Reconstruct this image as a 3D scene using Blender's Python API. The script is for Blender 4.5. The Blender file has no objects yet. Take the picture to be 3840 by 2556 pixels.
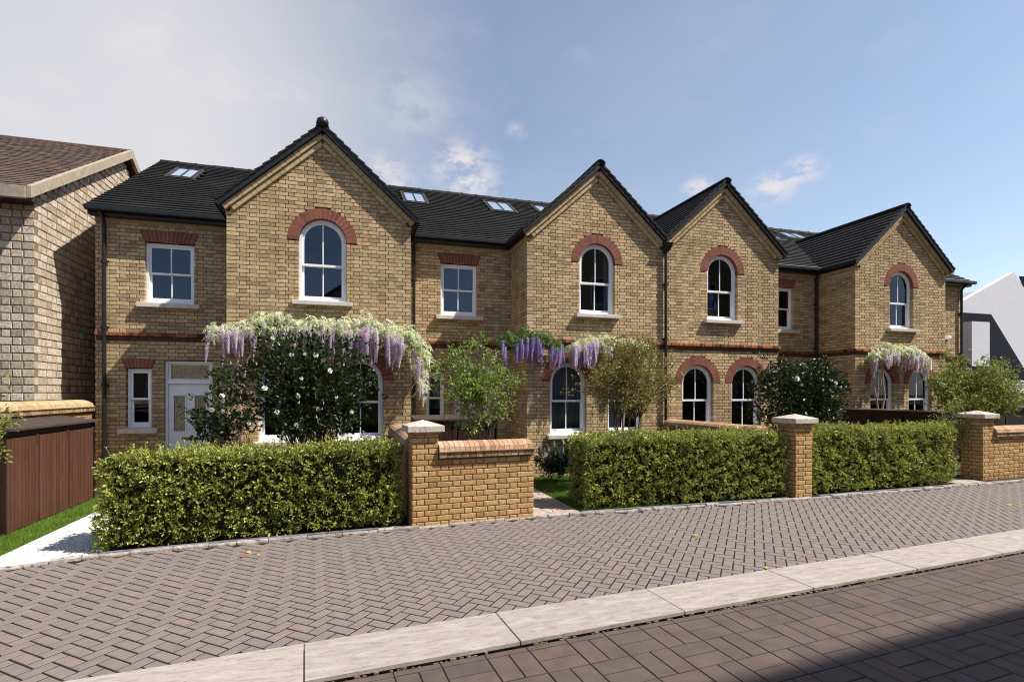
import bpy, math, random
import numpy as np
from mathutils import Vector, Matrix
random.seed(7); RNG = np.random.default_rng(11)
R = math.radians
scene = bpy.context.scene
COL = scene.collection

# ------------------------------------------------------------------ camera
CAM = Vector((0, 0, 1.85)); TH = math.atan(610/1996.)
cam = bpy.data.cameras.new('camera'); camo = bpy.data.objects.new('camera', cam); COL.objects.link(camo)
cam.lens = 36*1996/3840.; cam.sensor_width = 36; cam.shift_y = 194/3840.; cam.clip_start = .05; cam.clip_end = 3000
camo.location = CAM; camo.rotation_euler = (R(90), 0, -TH); scene.camera = camo
S_, C_ = math.sin(TH), math.cos(TH)
def ray(x, y):                      # x, y in pixels of the 3840-wide photograph
    u = (x-1920)/1996.; v = (1472-y)/1996.
    return Vector((S_+C_*u, C_-S_*u, v))
# ------------------------------------------------------------------ sun, sky, exposure
TOSUN = Vector((.68, -.34, 1.0)).normalized()
sl = bpy.data.lights.new('sun', 'SUN'); sl.energy = 5.0; sl.angle = R(.55); sl.color = (1, .94, .84)
so = bpy.data.objects.new('sun', sl); COL.objects.link(so); so.location = (8, -6, 20)
so.rotation_euler = TOSUN.to_track_quat('Z', 'Y').to_euler()
w = bpy.data.worlds.new('World'); scene.world = w; w.use_nodes = True
nt = w.node_tree; N = nt.nodes; L = nt.links
for n in list(N): N.remove(n)
out = N.new('ShaderNodeOutputWorld'); bg = N.new('ShaderNodeBackground'); bg.inputs[1].default_value = .070
sky = N.new('ShaderNodeTexSky'); sky.sky_type = 'NISHITA'; sky.sun_disc = False
sky.sun_elevation = math.asin(TOSUN.z); sky.sun_rotation = math.atan2(TOSUN.x, TOSUN.y)
sky.air_density = 1.0; sky.dust_density = .6; sky.ozone_density = 1.6
geo = N.new('ShaderNodeTexCoord')
def vdist(center, stretch=(1, 1, 1)):
    m = N.new('ShaderNodeVectorMath'); m.operation = 'SUBTRACT'; L.new(geo.outputs['Generated'], m.inputs[0]); m.inputs[1].default_value = center
    k = N.new('ShaderNodeVectorMath'); k.operation = 'MULTIPLY'; L.new(m.outputs[0], k.inputs[0]); k.inputs[1].default_value = stretch
    l = N.new('ShaderNodeVectorMath'); l.operation = 'LENGTH'; L.new(k.outputs[0], l.inputs[0]); return l.outputs['Value']
def maprange(v, a, b, c, d, smooth=True):
    m = N.new('ShaderNodeMapRange'); m.interpolation_type = 'SMOOTHSTEP' if smooth else 'LINEAR'
    for i, x in enumerate((a, b, c, d)): m.inputs[i+1].default_value = x
    L.new(v, m.inputs[0]); return m.outputs[0]
def mth(op, a, b=None):
    m = N.new('ShaderNodeMath'); m.operation = op
    for i, x in enumerate((a, b)):
        if x is None: continue
        if isinstance(x, (int, float)): m.inputs[i].default_value = x
        else: L.new(x, m.inputs[i])
    return m.outputs[0]
def noise(scale, detail, rough=.55, stretch=(1, 1, 1.8)):
    k = N.new('ShaderNodeVectorMath'); k.operation = 'MULTIPLY'; L.new(geo.outputs['Generated'], k.inputs[0]); k.inputs[1].default_value = stretch
    n = N.new('ShaderNodeTexNoise'); n.inputs['Scale'].default_value = scale; n.inputs['Detail'].default_value = detail; n.inputs['Roughness'].default_value = rough
    L.new(k.outputs[0], n.inputs['Vector']); return n.outputs['Fac']
n1 = noise(26, 8, .62); n2 = noise(1.7, 3, .5); n3 = noise(9, 6, .6)
cl = None
for (px, py, r, dens) in [(1730, 620, .085, 1.0), (1770, 680, .075, 1.0), (1450, 630, .05, .75), (1500, 690, .045, .8), (1550, 400, .11, .30), (2900, 700, .055, .95), (3010, 640, .045, .9), (2960, 670, .04, .9), (2610, 705, .035, .85), (2630, 695, .03, .8), (560, 140, .06, .5), (1940, 490, .03, .4)]:
    c = ray(px, py).normalized()
    m_ = mth('MULTIPLY', maprange(vdist(tuple(c), (1, 1, 1.5)), 0, r, dens, 0), maprange(n1, .36, .60, 0, 1))
    cl = m_ if cl is None else mth('MAXIMUM', cl, m_)
veilc = ray(60, 350).normalized()
veil = mth('MULTIPLY', maprange(vdist(tuple(veilc)), .15, .74, .97, 0), maprange(n2, .2, .75, .75, 1))
veil = mth('MAXIMUM', veil, maprange(n2, .42, .75, .0, .12))
veil = mth('ADD', veil, mth('MULTIPLY', maprange(n3, .5, .8, 0, .12), 1.0))
base = N.new('ShaderNodeMix'); base.data_type = 'RGBA'; L.new(veil, base.inputs[0]); 
hsv = N.new('ShaderNodeHueSaturation'); hsv.inputs['Saturation'].default_value = .82; hsv.inputs['Value'].default_value = 1.50; L.new(sky.outputs[0], hsv.inputs['Color'])
L.new(hsv.outputs[0], base.inputs[6]); base.inputs[7].default_value = (6.7, 6.6, 6.9, 1)
cm = N.new('ShaderNodeMix'); cm.data_type = 'RGBA'; L.new(cl, cm.inputs[0]); L.new(base.outputs[2], cm.inputs[6]); cm.inputs[7].default_value = (7.4, 7.0, 7.2, 1)
L.new(cm.outputs[2], bg.inputs[0]); L.new(bg.outputs[0], out.inputs[0])
vs = scene.view_settings; vs.view_transform = 'Standard'; vs.look = 'None'; vs.exposure = 0.68; vs.gamma = 1; vs.use_curve_mapping = False
scene.cycles.filter_width = 1.1; scene.cycles.max_bounces = 8; scene.cycles.transparent_max_bounces = 12

# ------------------------------------------------------------------ materials
MATS = {}
def mat(name, cols, rough=.85, nscale=18, nvar=.25, bump=.25, bscale=None, rnd=True, spec=.3, spots=None, speck=None, stretch=None, transl=0, metal=0, rndk=1.0, coat=0, rot=0):
    m = bpy.data.materials.new(name); m.use_nodes = True; t = m.node_tree; n = t.nodes; l = t.links
    b = n['Principled BSDF']; b.inputs['Roughness'].default_value = rough; b.inputs['Specular IOR Level'].default_value = spec; b.inputs['Metallic'].default_value = metal
    b.inputs['Coat Weight'].default_value = coat
    g = n.new('ShaderNodeNewGeometry'); pos = g.outputs['Position']
    if stretch:
        mp = n.new('ShaderNodeMapping'); mp.inputs['Rotation'].default_value = (0, 0, rot); mp.inputs['Scale'].default_value = stretch; l.new(pos, mp.inputs[0]); pos = mp.outputs[0]
    if rnd and len(cols) > 1:
        oi = n.new('ShaderNodeObjectInfo'); a = n.new('ShaderNodeMath'); a.operation = 'ADD'; f = n.new('ShaderNodeMath'); f.operation = 'FRACT'
        l.new(g.outputs['Random Per Island'], a.inputs[0]); l.new(oi.outputs['Random'], a.inputs[1]); l.new(a.outputs[0], f.inputs[0])
        r = n.new('ShaderNodeValToRGB'); e = r.color_ramp.elements
        while len(e) < len(cols): e.new(.5)
        for i, c in enumerate(cols): e[i].position = i/(len(cols)-1); e[i].color = (*c, 1)
        l.new(f.outputs[0], r.inputs[0]); col = r.outputs[0]
    else:
        rr = n.new('ShaderNodeRGB'); rr.outputs[0].default_value = (*cols[0], 1); col = rr.outputs[0]
    nz = n.new('ShaderNodeTexNoise'); nz.inputs['Scale'].default_value = nscale; nz.inputs['Detail'].default_value = 5; l.new(pos, nz.inputs['Vector'])
    mr = n.new('ShaderNodeMapRange'); mr.inputs[1].default_value = .3; mr.inputs[2].default_value = .7; mr.inputs[3].default_value = 1-nvar; mr.inputs[4].default_value = 1+nvar*.6; l.new(nz.outputs['Fac'], mr.inputs[0])
    mm = n.new('ShaderNodeVectorMath'); mm.operation = 'SCALE'; l.new(col, mm.inputs[0]); l.new(mr.outputs[0], mm.inputs['Scale']); col = mm.outputs[0]
    for sp in (spots or []):          # (scale, low, high, colour)
        z = n.new('ShaderNodeTexNoise'); z.inputs['Scale'].default_value = sp[0]; z.inputs['Detail'].default_value = 4; l.new(pos, z.inputs['Vector'])
        q = n.new('ShaderNodeMapRange'); q.inputs[1].default_value = sp[1]; q.inputs[2].default_value = sp[2]; l.new(z.outputs['Fac'], q.inputs[0])
        if len(sp) > 4: q.inputs[4].default_value = sp[4]
        x = n.new('ShaderNodeMix'); x.data_type = 'RGBA'; l.new(q.outputs[0], x.inputs[0]); l.new(col, x.inputs[6]); x.inputs[7].default_value = (*sp[3], 1); col = x.outputs[2]
    l.new(col, b.inputs['Base Color'])
    if bump:
        bz = n.new('ShaderNodeTexNoise'); bz.inputs['Scale'].default_value = bscale or nscale*4; bz.inputs['Detail'].default_value = 4; l.new(pos, bz.inputs['Vector'])
        bp = n.new('ShaderNodeBump'); bp.inputs['Strength'].default_value = bump; bp.inputs['Distance'].default_value = .01; l.new(bz.outputs['Fac'], bp.inputs['Height']); l.new(bp.outputs[0], b.inputs['Normal'])
    if transl:
        tr = n.new('ShaderNodeBsdfTranslucent'); mx = n.new('ShaderNodeMixShader'); mx.inputs[0].default_value = transl
        l.new(col, tr.inputs[0]); l.new(b.outputs[0], mx.inputs[1]); l.new(tr.outputs[0], mx.inputs[2]); l.new(mx.outputs[0], n['Material Output'].inputs[0])
    MATS[name] = m; return m
mat('yellow_brick', [(0.425, 0.299, 0.155), (0.519, 0.380, 0.205), (0.590, 0.446, 0.266), (0.472, 0.344, 0.193), (0.296, 0.204, 0.112), (0.543, 0.408, 0.235), (0.590, 0.418, 0.235), (0.390, 0.283, 0.162), (0.354, 0.267, 0.174), (0.554, 0.408, 0.225)], nscale=35, nvar=.28, bump=.35, bscale=160, spots=[(1.3, .55, .75, (.30, .17, .07), .35), (.45, .48, .70, (.20, .15, .085), .38), (60, .6, .72, (.18, .12, .06), .5)])
mat('wall_brick', [(0.439, 0.262, 0.102), (0.519, 0.329, 0.137), (0.459, 0.290, 0.123), (0.319, 0.187, 0.075), (0.539, 0.355, 0.169), (0.499, 0.272, 0.120), (0.409, 0.244, 0.098)], nscale=35, nvar=.3, bump=.4, bscale=160, spots=[(45, .58, .72, (.2, .12, .05), .55)])
mat('mortar', [(0.196, 0.138, 0.075)], nscale=60, nvar=.3, bump=.4)
mat('arch_mortar', [(.40, .24, .17)], nscale=60, nvar=.2, bump=.2)
mat('dark_mortar', [(.13, .095, .058)], nscale=60, nvar=.3, bump=.4)
mat('red_brick', [(0.216, 0.068, 0.046), (0.171, 0.055, 0.039), (0.243, 0.083, 0.055), (0.194, 0.064, 0.044)], nscale=30, nvar=.25, bump=.25, spots=[(70, .62, .75, (.15, .05, .03), .6)])
mat('red_course', [(.42, .12, .04), (.30, .08, .035), (.22, .07, .035), (.45, .15, .06)], nscale=12, nvar=.4, bump=.4, spots=[(5, .45, .62, (.035, .02, .014), .95)])
mat('shadowed_course', [(.10, .055, .03), (.06, .035, .02), (.14, .07, .04)], nscale=12, nvar=.4, bump=.4)  # shadow under the red row put into the colour, along with weathering
mat('verge_brick', [(.44, .33, .18), (.50, .38, .23), (.38, .28, .15), (.44, .31, .17)], nscale=30, nvar=.25, bump=.3)
mat('white_paint', [(.82, .82, .86)], rough=.35, nscale=6, nvar=.05, bump=.03, spec=.4)
mat('sill_stone', [(.58, .53, .49)], rough=.7, nscale=9, nvar=.15, bump=.15, spots=[(22, .6, .75, (.3, .26, .22), .5)])
mat('cap_stone', [(.52, .46, .39)], rough=.85, nscale=10, nvar=.22, bump=.35, spots=[(26, .57, .66, (.16, .13, .10), .85), (5, .5, .7, (.48, .38, .30), .5)])
mat('coping_brick', [(.40, .22, .12), (.47, .30, .185), (.31, .165, .09), (.50, .37, .25), (.36, .21, .125)], nscale=30, nvar=.3, bump=.4, spots=[(25, .6, .7, (.12, .07, .05), .7)])
mat('stained_brick', [(.40, .26, .13), (.26, .16, .09), (.50, .35, .20), (.18, .11, .07)], nscale=30, nvar=.4, bump=.5, spots=[(22, .52, .64, (.07, .045, .03), .8)])
mat('slate_tile', [(0.014, 0.013, 0.014), (0.017, 0.016, 0.016), (0.020, 0.019, 0.018), (0.015, 0.014, 0.014)], rough=.7, nscale=14, nvar=.3, bump=.2, spec=.16, spots=[(1.2, .5, .8, (.04, .033, .026), .6)])
mat('black_metal', [(.012, .012, .014)], rough=.4, nvar=.1, bump=.03, spec=.4)
mat('pipe_paint', [(.016, .014, .013)], rough=.42, nvar=.2, bump=.05)
mat('lead', [(.045, .038, .028)], rough=.6, nvar=.3, bump=.1)
mat('sky_reflection_glass', [(.26, .32, .42)], rough=.06, spec=.9, nvar=.1, bump=0)  # pale blue-grey base colour paints the sky's reflection onto the panes
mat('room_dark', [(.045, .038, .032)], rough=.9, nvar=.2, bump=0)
mat('curtain', [(.42, .42, .45)], rough=.9, nvar=.1, bump=0, transl=.2)
mat('brass', [(.45, .28, .08)], rough=.3, metal=1, bump=0)
mat('chrome', [(.30, .30, .32)], rough=.25, metal=1, bump=0)
mat('leaded', [(.42, .33, .19)], rough=.35, nscale=60, nvar=.5, bump=.5, bscale=90, spec=.6, spots=[(28, .5, .6, (.12, .10, .06), .8)])
mat('lead_came', [(.62, .52, .32)], rough=.4, nvar=.2, bump=.1)
mat('block_cream', [(0.505, 0.420, 0.328), (0.574, 0.485, 0.393), (0.401, 0.320, 0.246), (0.540, 0.444, 0.345), (0.610, 0.526, 0.443), (0.348, 0.271, 0.205)], nscale=28, nvar=.4, bump=.8, bscale=60, spots=[(40, .60, .68, (.12, .10, .08), .9), (9, .55, .72, (.50, .34, .18), .5)])
mat('block_mortar', [(.21, .17, .115)], nscale=50, nvar=.35, bump=.6)
mat('brown_shingle', [(0.114, 0.066, 0.046), (0.075, 0.051, 0.043), (0.150, 0.087, 0.059), (0.053, 0.044, 0.043), (0.123, 0.078, 0.053)], nscale=20, nvar=.3, bump=.4, spots=[(.55, .52, .66, (.055, .05, .055), .6)])
mat('concrete_fascia', [(.34, .28, .215)], nscale=10, nvar=.22, bump=.3, spots=[(30, .58, .7, (.24, .19, .14), .6)])
mat('paver', [(0.197, 0.159, 0.147), (0.210, 0.172, 0.158), (0.186, 0.153, 0.145), (0.205, 0.166, 0.151), (0.222, 0.166, 0.145), (0.192, 0.160, 0.153), (0.201, 0.165, 0.154), (0.189, 0.155, 0.146)], nscale=9, nvar=.12, bump=.5, bscale=260, spots=[(210, .56, .66, (.085, .07, .065), .75), (2.2, .60, .8, (.27, .17, .115), .35)])
mat('road_paver', [(0.093, 0.068, 0.060), (0.104, 0.074, 0.064), (0.083, 0.064, 0.060), (0.110, 0.074, 0.062), (0.087, 0.068, 0.062)], nscale=6, nvar=.2, bump=.45, bscale=220, spots=[(150, .63, .69, (.03, .022, .02), .9), (260, .66, .72, (.34, .30, .27), .5)])
mat('joint_sand', [(0.014, 0.009, 0.006)], nscale=30, nvar=.5, bump=.6)
mat('kerb_granite', [(0.359, 0.303, 0.271), (0.388, 0.330, 0.294), (0.336, 0.288, 0.260)], rough=.8, nscale=5, nvar=.22, bump=.25, bscale=60, stretch=(1.2, 5, 1), rot=-.0746, spots=[(5, .46, .62, (.215, .18, .168), .75), (3, .50, .66, (.40, .355, .33), .7), (19, .62, .69, (.15, .12, .11), .85)])
mat('kerb_side', [(.20, .14, .075)], nscale=30, nvar=.6, bump=.8, spots=[(24, .5, .6, (.03, .025, .02), .9)])
mat('edging_stone', [(.31, .275, .255), (.36, .32, .29), (.24, .215, .205)], nscale=12, nvar=.35, bump=.9, bscale=40, spots=[(14, .60, .68, (.04, .035, .03), .9)])
mat('slate_strip', [(.13, .14, .16)], nscale=8, nvar=.25, bump=.2)
mat('soil', [(.045, .032, .02)], nscale=12, nvar=.5, bump=1.0, bscale=40)
mat('white_gravel', [(.58, .575, .57)], nscale=30, nvar=.15, bump=1.0, bscale=90, spots=[(38, .53, .59, (.20, .22, .27), .75), (90, .55, .62, (.30, .31, .34), .6)])
mat('pebble', [(.68, .67, .66), (.52, .52, .53), (.62, .60, .57), (.30, .31, .34), (.70, .69, .68)], nvar=.15, bump=.2)
mat('flagstone', [(.36, .29, .24), (.40, .33, .28), (.33, .26, .21), (.38, .30, .24)], nscale=8, nvar=.25, bump=.4)
mat('grass', [(0.090, 0.184, 0.017), (0.140, 0.259, 0.025), (0.192, 0.302, 0.042), (0.114, 0.216, 0.021)], rough=.6, nvar=.25, nscale=3, bump=0, transl=.35)
mat('grass_soil', [(.03, .045, .01)], nscale=20, nvar=.5, bump=.8)
mat('hedge_leaf', [(0.199, 0.250, 0.039), (0.308, 0.367, 0.062), (0.435, 0.450, 0.105), (0.136, 0.193, 0.028), (0.580, 0.549, 0.175), (0.254, 0.300, 0.050)], rough=.38, nvar=.3, nscale=2.2, bump=0, transl=.30, spec=.5)
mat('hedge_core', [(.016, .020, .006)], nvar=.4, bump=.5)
mat('camellia_leaf', [(0.010, 0.028, 0.006), (0.016, 0.039, 0.008), (0.025, 0.053, 0.011), (0.013, 0.032, 0.007), (0.069, 0.098, 0.025)], rough=.36, nvar=.25, nscale=3, bump=0, transl=.12, spec=.32)
mat('white_petal', [(.85, .84, .74), (.80, .80, .70)], rough=.6, nvar=.08, bump=0, transl=.3)
mat('fresh_leaf', [(0.145, 0.230, 0.036), (0.224, 0.322, 0.055), (0.317, 0.402, 0.097), (0.106, 0.172, 0.026), (0.422, 0.483, 0.157)], rough=.42, nvar=.25, nscale=3, bump=0, transl=.38, spec=.45)
mat('olive_leaf', [(0.192, 0.188, 0.036), (0.288, 0.263, 0.060), (0.132, 0.163, 0.030), (0.360, 0.288, 0.084), (0.228, 0.237, 0.060), (0.336, 0.175, 0.060)], rough=.42, nvar=.3, nscale=3, bump=0, transl=.35, spec=.45)
mat('yellow_leaf', [(0.180, 0.234, 0.036), (0.288, 0.338, 0.066), (0.132, 0.182, 0.026), (0.360, 0.377, 0.096), (0.228, 0.221, 0.060)], rough=.42, nvar=.3, nscale=3, bump=0, transl=.35, spec=.45)
mat('pale_wisteria', [(0.497, 0.578, 0.220), (0.778, 0.798, 0.572), (0.367, 0.483, 0.110), (0.886, 0.871, 0.770), (0.648, 0.693, 0.352), (0.842, 0.819, 0.682)], rough=.5, nvar=.2, nscale=5, bump=0, transl=.35)
mat('green_wisteria', [(.06, .13, .02), (.09, .18, .03), (.14, .23, .05), (.05, .10, .015)], rough=.45, nvar=.25, nscale=4, bump=0, transl=.3)
mat('lilac', [(.60, .42, .60), (.72, .56, .70), (.48, .32, .54), (.80, .70, .76)], rough=.6, nvar=.15, bump=0, transl=.3)
mat('violet', [(0.288, 0.204, 0.526), (0.408, 0.318, 0.658), (0.216, 0.140, 0.431), (0.552, 0.483, 0.765)], rough=.6, nvar=.15, bump=0, transl=.3)
mat('white_lilac', [(.78, .72, .76), (.66, .54, .68), (.84, .82, .78), (.58, .44, .62)], rough=.6, nvar=.12, bump=0, transl=.3)
mat('bark', [(.16, .12, .085), (.20, .155, .11)], nscale=40, nvar=.4, bump=.8)
mat('pink_bark', [(.42, .27, .20)], nscale=30, nvar=.35, bump=.8)
mat('brown_wood', [(0.089, 0.038, 0.023), (0.106, 0.046, 0.027), (0.076, 0.033, 0.021), (0.098, 0.044, 0.028)], rough=.55, nscale=6, nvar=.3, bump=.25, stretch=(8, 8, .6))
mat('dark_wood', [(.022, .011, .008), (.03, .015, .010)], rough=.6, nvar=.3, bump=.2)
mat('lid_wood', [(.060, .043, .035)], rough=.75, nscale=10, nvar=.3, bump=.2)
mat('white_render', [(.60, .59, .63)], nscale=5, nvar=.05, bump=.1)
mat('distant_slate', [(.007, .008, .013), (.009, .010, .015)], rough=.9, spec=.02, nvar=.2, bump=.1)
mat('salvia_white', [(.75, .72, .74)], nvar=.1, bump=0, transl=.2)
mat('dead_leaf', [(.60, .36, .08)], nvar=.2, bump=0, transl=.2)
mat('red_leaf', [(.50, .12, .04)], nvar=.2, bump=0, transl=.2)
mat('lime_leaf', [(.42, .46, .05)], nvar=.2, bump=0, transl=.2)
mat('dark_leaf', [(.06, .04, .03)], nvar=.2, bump=0)
def glass_mat():
    m = bpy.data.materials.new('window_glass'); m.use_nodes = True; t = m.node_tree; n = t.nodes; l = t.links
    n.remove(n['Principled BSDF']); o = n['Material Output']
    tr = n.new('ShaderNodeBsdfTransparent'); tr.inputs[0].default_value = (.80, .86, .92, 1); gl = n.new('ShaderNodeBsdfGlossy'); gl.inputs['Roughness'].default_value = .015; gl.inputs[0].default_value = (.55, .66, .82, 1)
    fr = n.new('ShaderNodeFresnel'); fr.inputs[0].default_value = 1.6; mx = n.new('ShaderNodeMixShader')
    nz = n.new('ShaderNodeTexNoise'); nz.inputs['Scale'].default_value = 1.6; bp = n.new('ShaderNodeBump'); bp.inputs['Strength'].default_value = .05; bp.inputs['Distance'].default_value = .02
    g = n.new('ShaderNodeNewGeometry'); l.new(g.outputs['Position'], nz.inputs['Vector']); l.new(nz.outputs['Fac'], bp.inputs['Height']); l.new(bp.outputs[0], gl.inputs['Normal'])
    l.new(fr.outputs[0], mx.inputs[0]); l.new(tr.outputs[0], mx.inputs[1]); l.new(gl.outputs[0], mx.inputs[2]); l.new(mx.outputs[0], o.inputs[0])
    MATS['window_glass'] = m
glass_mat()

# ------------------------------------------------------------------ object helpers
WL = {}                                   # world location of every object made here
def link(name, data, parent=None, wloc=(0, 0, 0), rot=None, scale=None):
    o = bpy.data.objects.new(name, data); COL.objects.link(o); wloc = Vector(wloc)
    if parent is not None:
        o.parent = parent; o.location = wloc - WL[parent.name]
    else: o.location = wloc
    if rot is not None: o.rotation_euler = rot
    if scale is not None: o.scale = scale
    WL[o.name] = wloc; return o
def tag(o, label=None, cat=None, group=None, kind=None):
    if label: o['label'] = label
    if cat: o['category'] = cat
    if group: o['group'] = group
    if kind: o['kind'] = kind
    return o
def root(name, loc, label, cat, group=None):
    o = link(name, None, None, loc); o.empty_display_size = .2; return tag(o, label, cat, group)
class MB:
    def __init__(s): s.v = []; s.f = []
    def box(s, x0, x1, y0, y1, z0, z1):
        b = len(s.v); s.v += [(x0, y0, z0), (x1, y0, z0), (x1, y1, z0), (x0, y1, z0), (x0, y0, z1), (x1, y0, z1), (x1, y1, z1), (x0, y1, z1)]
        s.f += [tuple(b+i for i in q) for q in ((0, 3, 2, 1), (4, 5, 6, 7), (0, 1, 5, 4), (1, 2, 6, 5), (2, 3, 7, 6), (3, 0, 4, 7))]; return s
    def hexa(s, p):                       # 8 points: bottom ring, top ring
        b = len(s.v); s.v += [tuple(q) for q in p]
        s.f += [tuple(b+i for i in q) for q in ((0, 3, 2, 1), (4, 5, 6, 7), (0, 1, 5, 4), (1, 2, 6, 5), (2, 3, 7, 6), (3, 0, 4, 7))]; return s
    def prism(s, pts, fn, d0, d1):        # pts 2-D outline, fn(u, w, depth) -> 3-D
        b = len(s.v); n = len(pts); s.v += [tuple(fn(u, q, d0)) for u, q in pts] + [tuple(fn(u, q, d1)) for u, q in pts]
        s.f += [tuple(b+i for i in range(n)), tuple(b+n+i for i in reversed(range(n)))] + [(b+i, b+n+i, b+n+(i+1) % n, b+(i+1) % n) for i in range(n)]; return s
    def ring(s, outer, inner, fn, d0, d1, closed=False):
        b = len(s.v); n = len(outer)
        for d in (d0, d1):
            for lst in (outer, inner): s.v += [tuple(fn(u, q, d)) for u, q in lst]
        O0, I0, O1, I1 = b, b+n, b+2*n, b+3*n
        for i in range(n if closed else n-1):
            j = (i+1) % n
            s.f += [(O0+i, O0+j, I0+j, I0+i), (O1+i, I1+i, I1+j, O1+j), (O0+i, O1+i, O1+j, O0+j), (I0+i, I0+j, I1+j, I1+i)]
        if not closed:
            for i in (0, n-1): s.f.append((O0+i, I0+i, I1+i, O1+i))
        return s
    def tube(s, path, rad, k=6, cap=True):
        path = [Vector(p) for p in path]; n = len(path); b = len(s.v)
        if not hasattr(rad, '__len__'): rad = [rad]*n
        for i, p in enumerate(path):
            d = (path[min(i+1, n-1)] - path[max(i-1, 0)]).normalized()
            a = d.cross(Vector((0, 0, 1)) if abs(d.z) < .9 else Vector((1, 0, 0))).normalized(); c = d.cross(a)
            for j in range(k):
                t = 2*math.pi*j/k; s.v.append(tuple(p + (a*math.cos(t) + c*math.sin(t))*rad[i]))
        for i in range(n-1):
            for j in range(k): s.f.append((b+i*k+j, b+i*k+(j+1) % k, b+(i+1)*k+(j+1) % k, b+(i+1)*k+j))
        if cap: s.f += [tuple(b+j for j in reversed(range(k))), tuple(b+(n-1)*k+j for j in range(k))]
        return s
    def lathe(s, c, prof, k=12):          # prof: (radius, z)
        b = len(s.v); n = len(prof)
        for r_, z in prof:
            for j in range(k): t = 2*math.pi*j/k; s.v.append((c[0]+r_*math.cos(t), c[1]+r_*math.sin(t), c[2]+z))
        for i in range(n-1):
            for j in range(k): s.f.append((b+i*k+j, b+i*k+(j+1) % k, b+(i+1)*k+(j+1) % k, b+(i+1)*k+j))
        s.f += [tuple(b+j for j in reversed(range(k))), tuple(b+(n-1)*k+j for j in range(k))]; return s
    def build(s, name, m, parent=None, smooth=False, bevel=0):
        a = np.array(s.v, dtype=float); c = (a.min(0)+a.max(0))/2; a = a-c
        if parent is None: c[2] += a[:, 2].min(); a[:, 2] -= a[:, 2].min()
        me = bpy.data.meshes.new(name); me.from_pydata(a.tolist(), [], s.f); me.validate(); me.update()
        import bmesh
        bm = bmesh.new(); bm.from_mesh(me); bmesh.ops.recalc_face_normals(bm, faces=bm.faces)
        if bevel: bmesh.ops.bevel(bm, geom=list(bm.edges), offset=bevel, segments=1, affect='EDGES', clamp_overlap=True)
        bm.to_mesh(me); bm.free()
        me.materials.append(MATS[m])
        if smooth: me.polygons.foreach_set('use_smooth', [True]*len(me.polygons))
        return link(name, me, parent, tuple(c))
def np_mesh(name, V, Fq, m, parent=None, wloc=(0, 0, 0), smooth=False):   # fast quad mesh
    V = np.asarray(V, dtype=np.float32); Fq = np.asarray(Fq, dtype=np.int32)
    me = bpy.data.meshes.new(name); me.vertices.add(len(V)); me.vertices.foreach_set('co', (V-np.array(wloc, dtype=np.float32)).ravel())
    k = Fq.shape[1]; me.loops.add(Fq.size); me.loops.foreach_set('vertex_index', Fq.ravel()); me.polygons.add(len(Fq))
    me.polygons.foreach_set('loop_start', np.arange(0, Fq.size, k, dtype=np.int32)); me.polygons.foreach_set('loop_total', np.full(len(Fq), k, dtype=np.int32))
    if smooth: me.polygons.foreach_set('use_smooth', np.ones(len(Fq), bool))
    me.update(calc_edges=True)
    if not smooth: me.shade_flat()
    me.materials.append(MATS[m]); return link(name, me, parent, wloc)
# a block whose front (-y) or top (+z) edges are chamfered, unit sized; used for every brick, paver and tile
def block_arrays(axis, ch):
    # canonical: x,y in [-.5,.5], z in [0,1]; chamfered at z=1 ; ch in metres given dims later
    return None
def blocks(items, cha=.004):
    """items: list of (centre of back face, U, V, W, lu, lv, lw): box from the back face outwards along W by lw, chamfered front."""
    n = len(items); V = np.zeros((n, 12, 3), np.float32)
    C = np.array([i[0] for i in items]); U = np.array([i[1] for i in items]); Vv = np.array([i[2] for i in items]); W = np.array([i[3] for i in items])
    lu, lv, lw = (np.array([i[k] for i in items])[:, None] for k in (4, 5, 6))
    sg = [(-1, -1), (1, -1), (1, 1), (-1, 1)]
    for q, (a, b) in enumerate(sg):
        V[:, q] = C + U*lu*.5*a + Vv*lv*.5*b
        V[:, 4+q] = C + U*lu*.5*a + Vv*lv*.5*b + W*(lw-cha)
        V[:, 8+q] = C + U*(lu*.5-cha)*a + Vv*(lv*.5-cha)*b + W*lw
    f = np.array([(0, 1, 5, 4), (1, 2, 6, 5), (2, 3, 7, 6), (3, 0, 4, 7), (4, 5, 9, 8), (5, 6, 10, 9), (6, 7, 11, 10), (7, 4, 8, 11), (8, 9, 10, 11)])
    F = (f[None] + (np.arange(n)*12)[:, None, None]).reshape(-1, 4)
    return V.reshape(-1, 3), F
MESHC = {}
def block_mesh(kind, lu, lv, lw, m, cha=.004):      # shared mesh, local u=x v=y w=z
    key = (kind, round(lu, 3), round(lv, 3), round(lw, 3), m)
    if key not in MESHC:
        V, F = blocks([((0, 0, 0), (1, 0, 0), (0, 1, 0), (0, 0, 1), lu, lv, lw)], cha)
        me = bpy.data.meshes.new(kind); me.from_pydata(V.tolist(), [], F.tolist()); me.update(); me.materials.append(MATS[m]); MESHC[key] = me
    return MESHC[key]
def basis(U, V, W):
    return Matrix((U, V, W)).transposed().to_euler()
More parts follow.
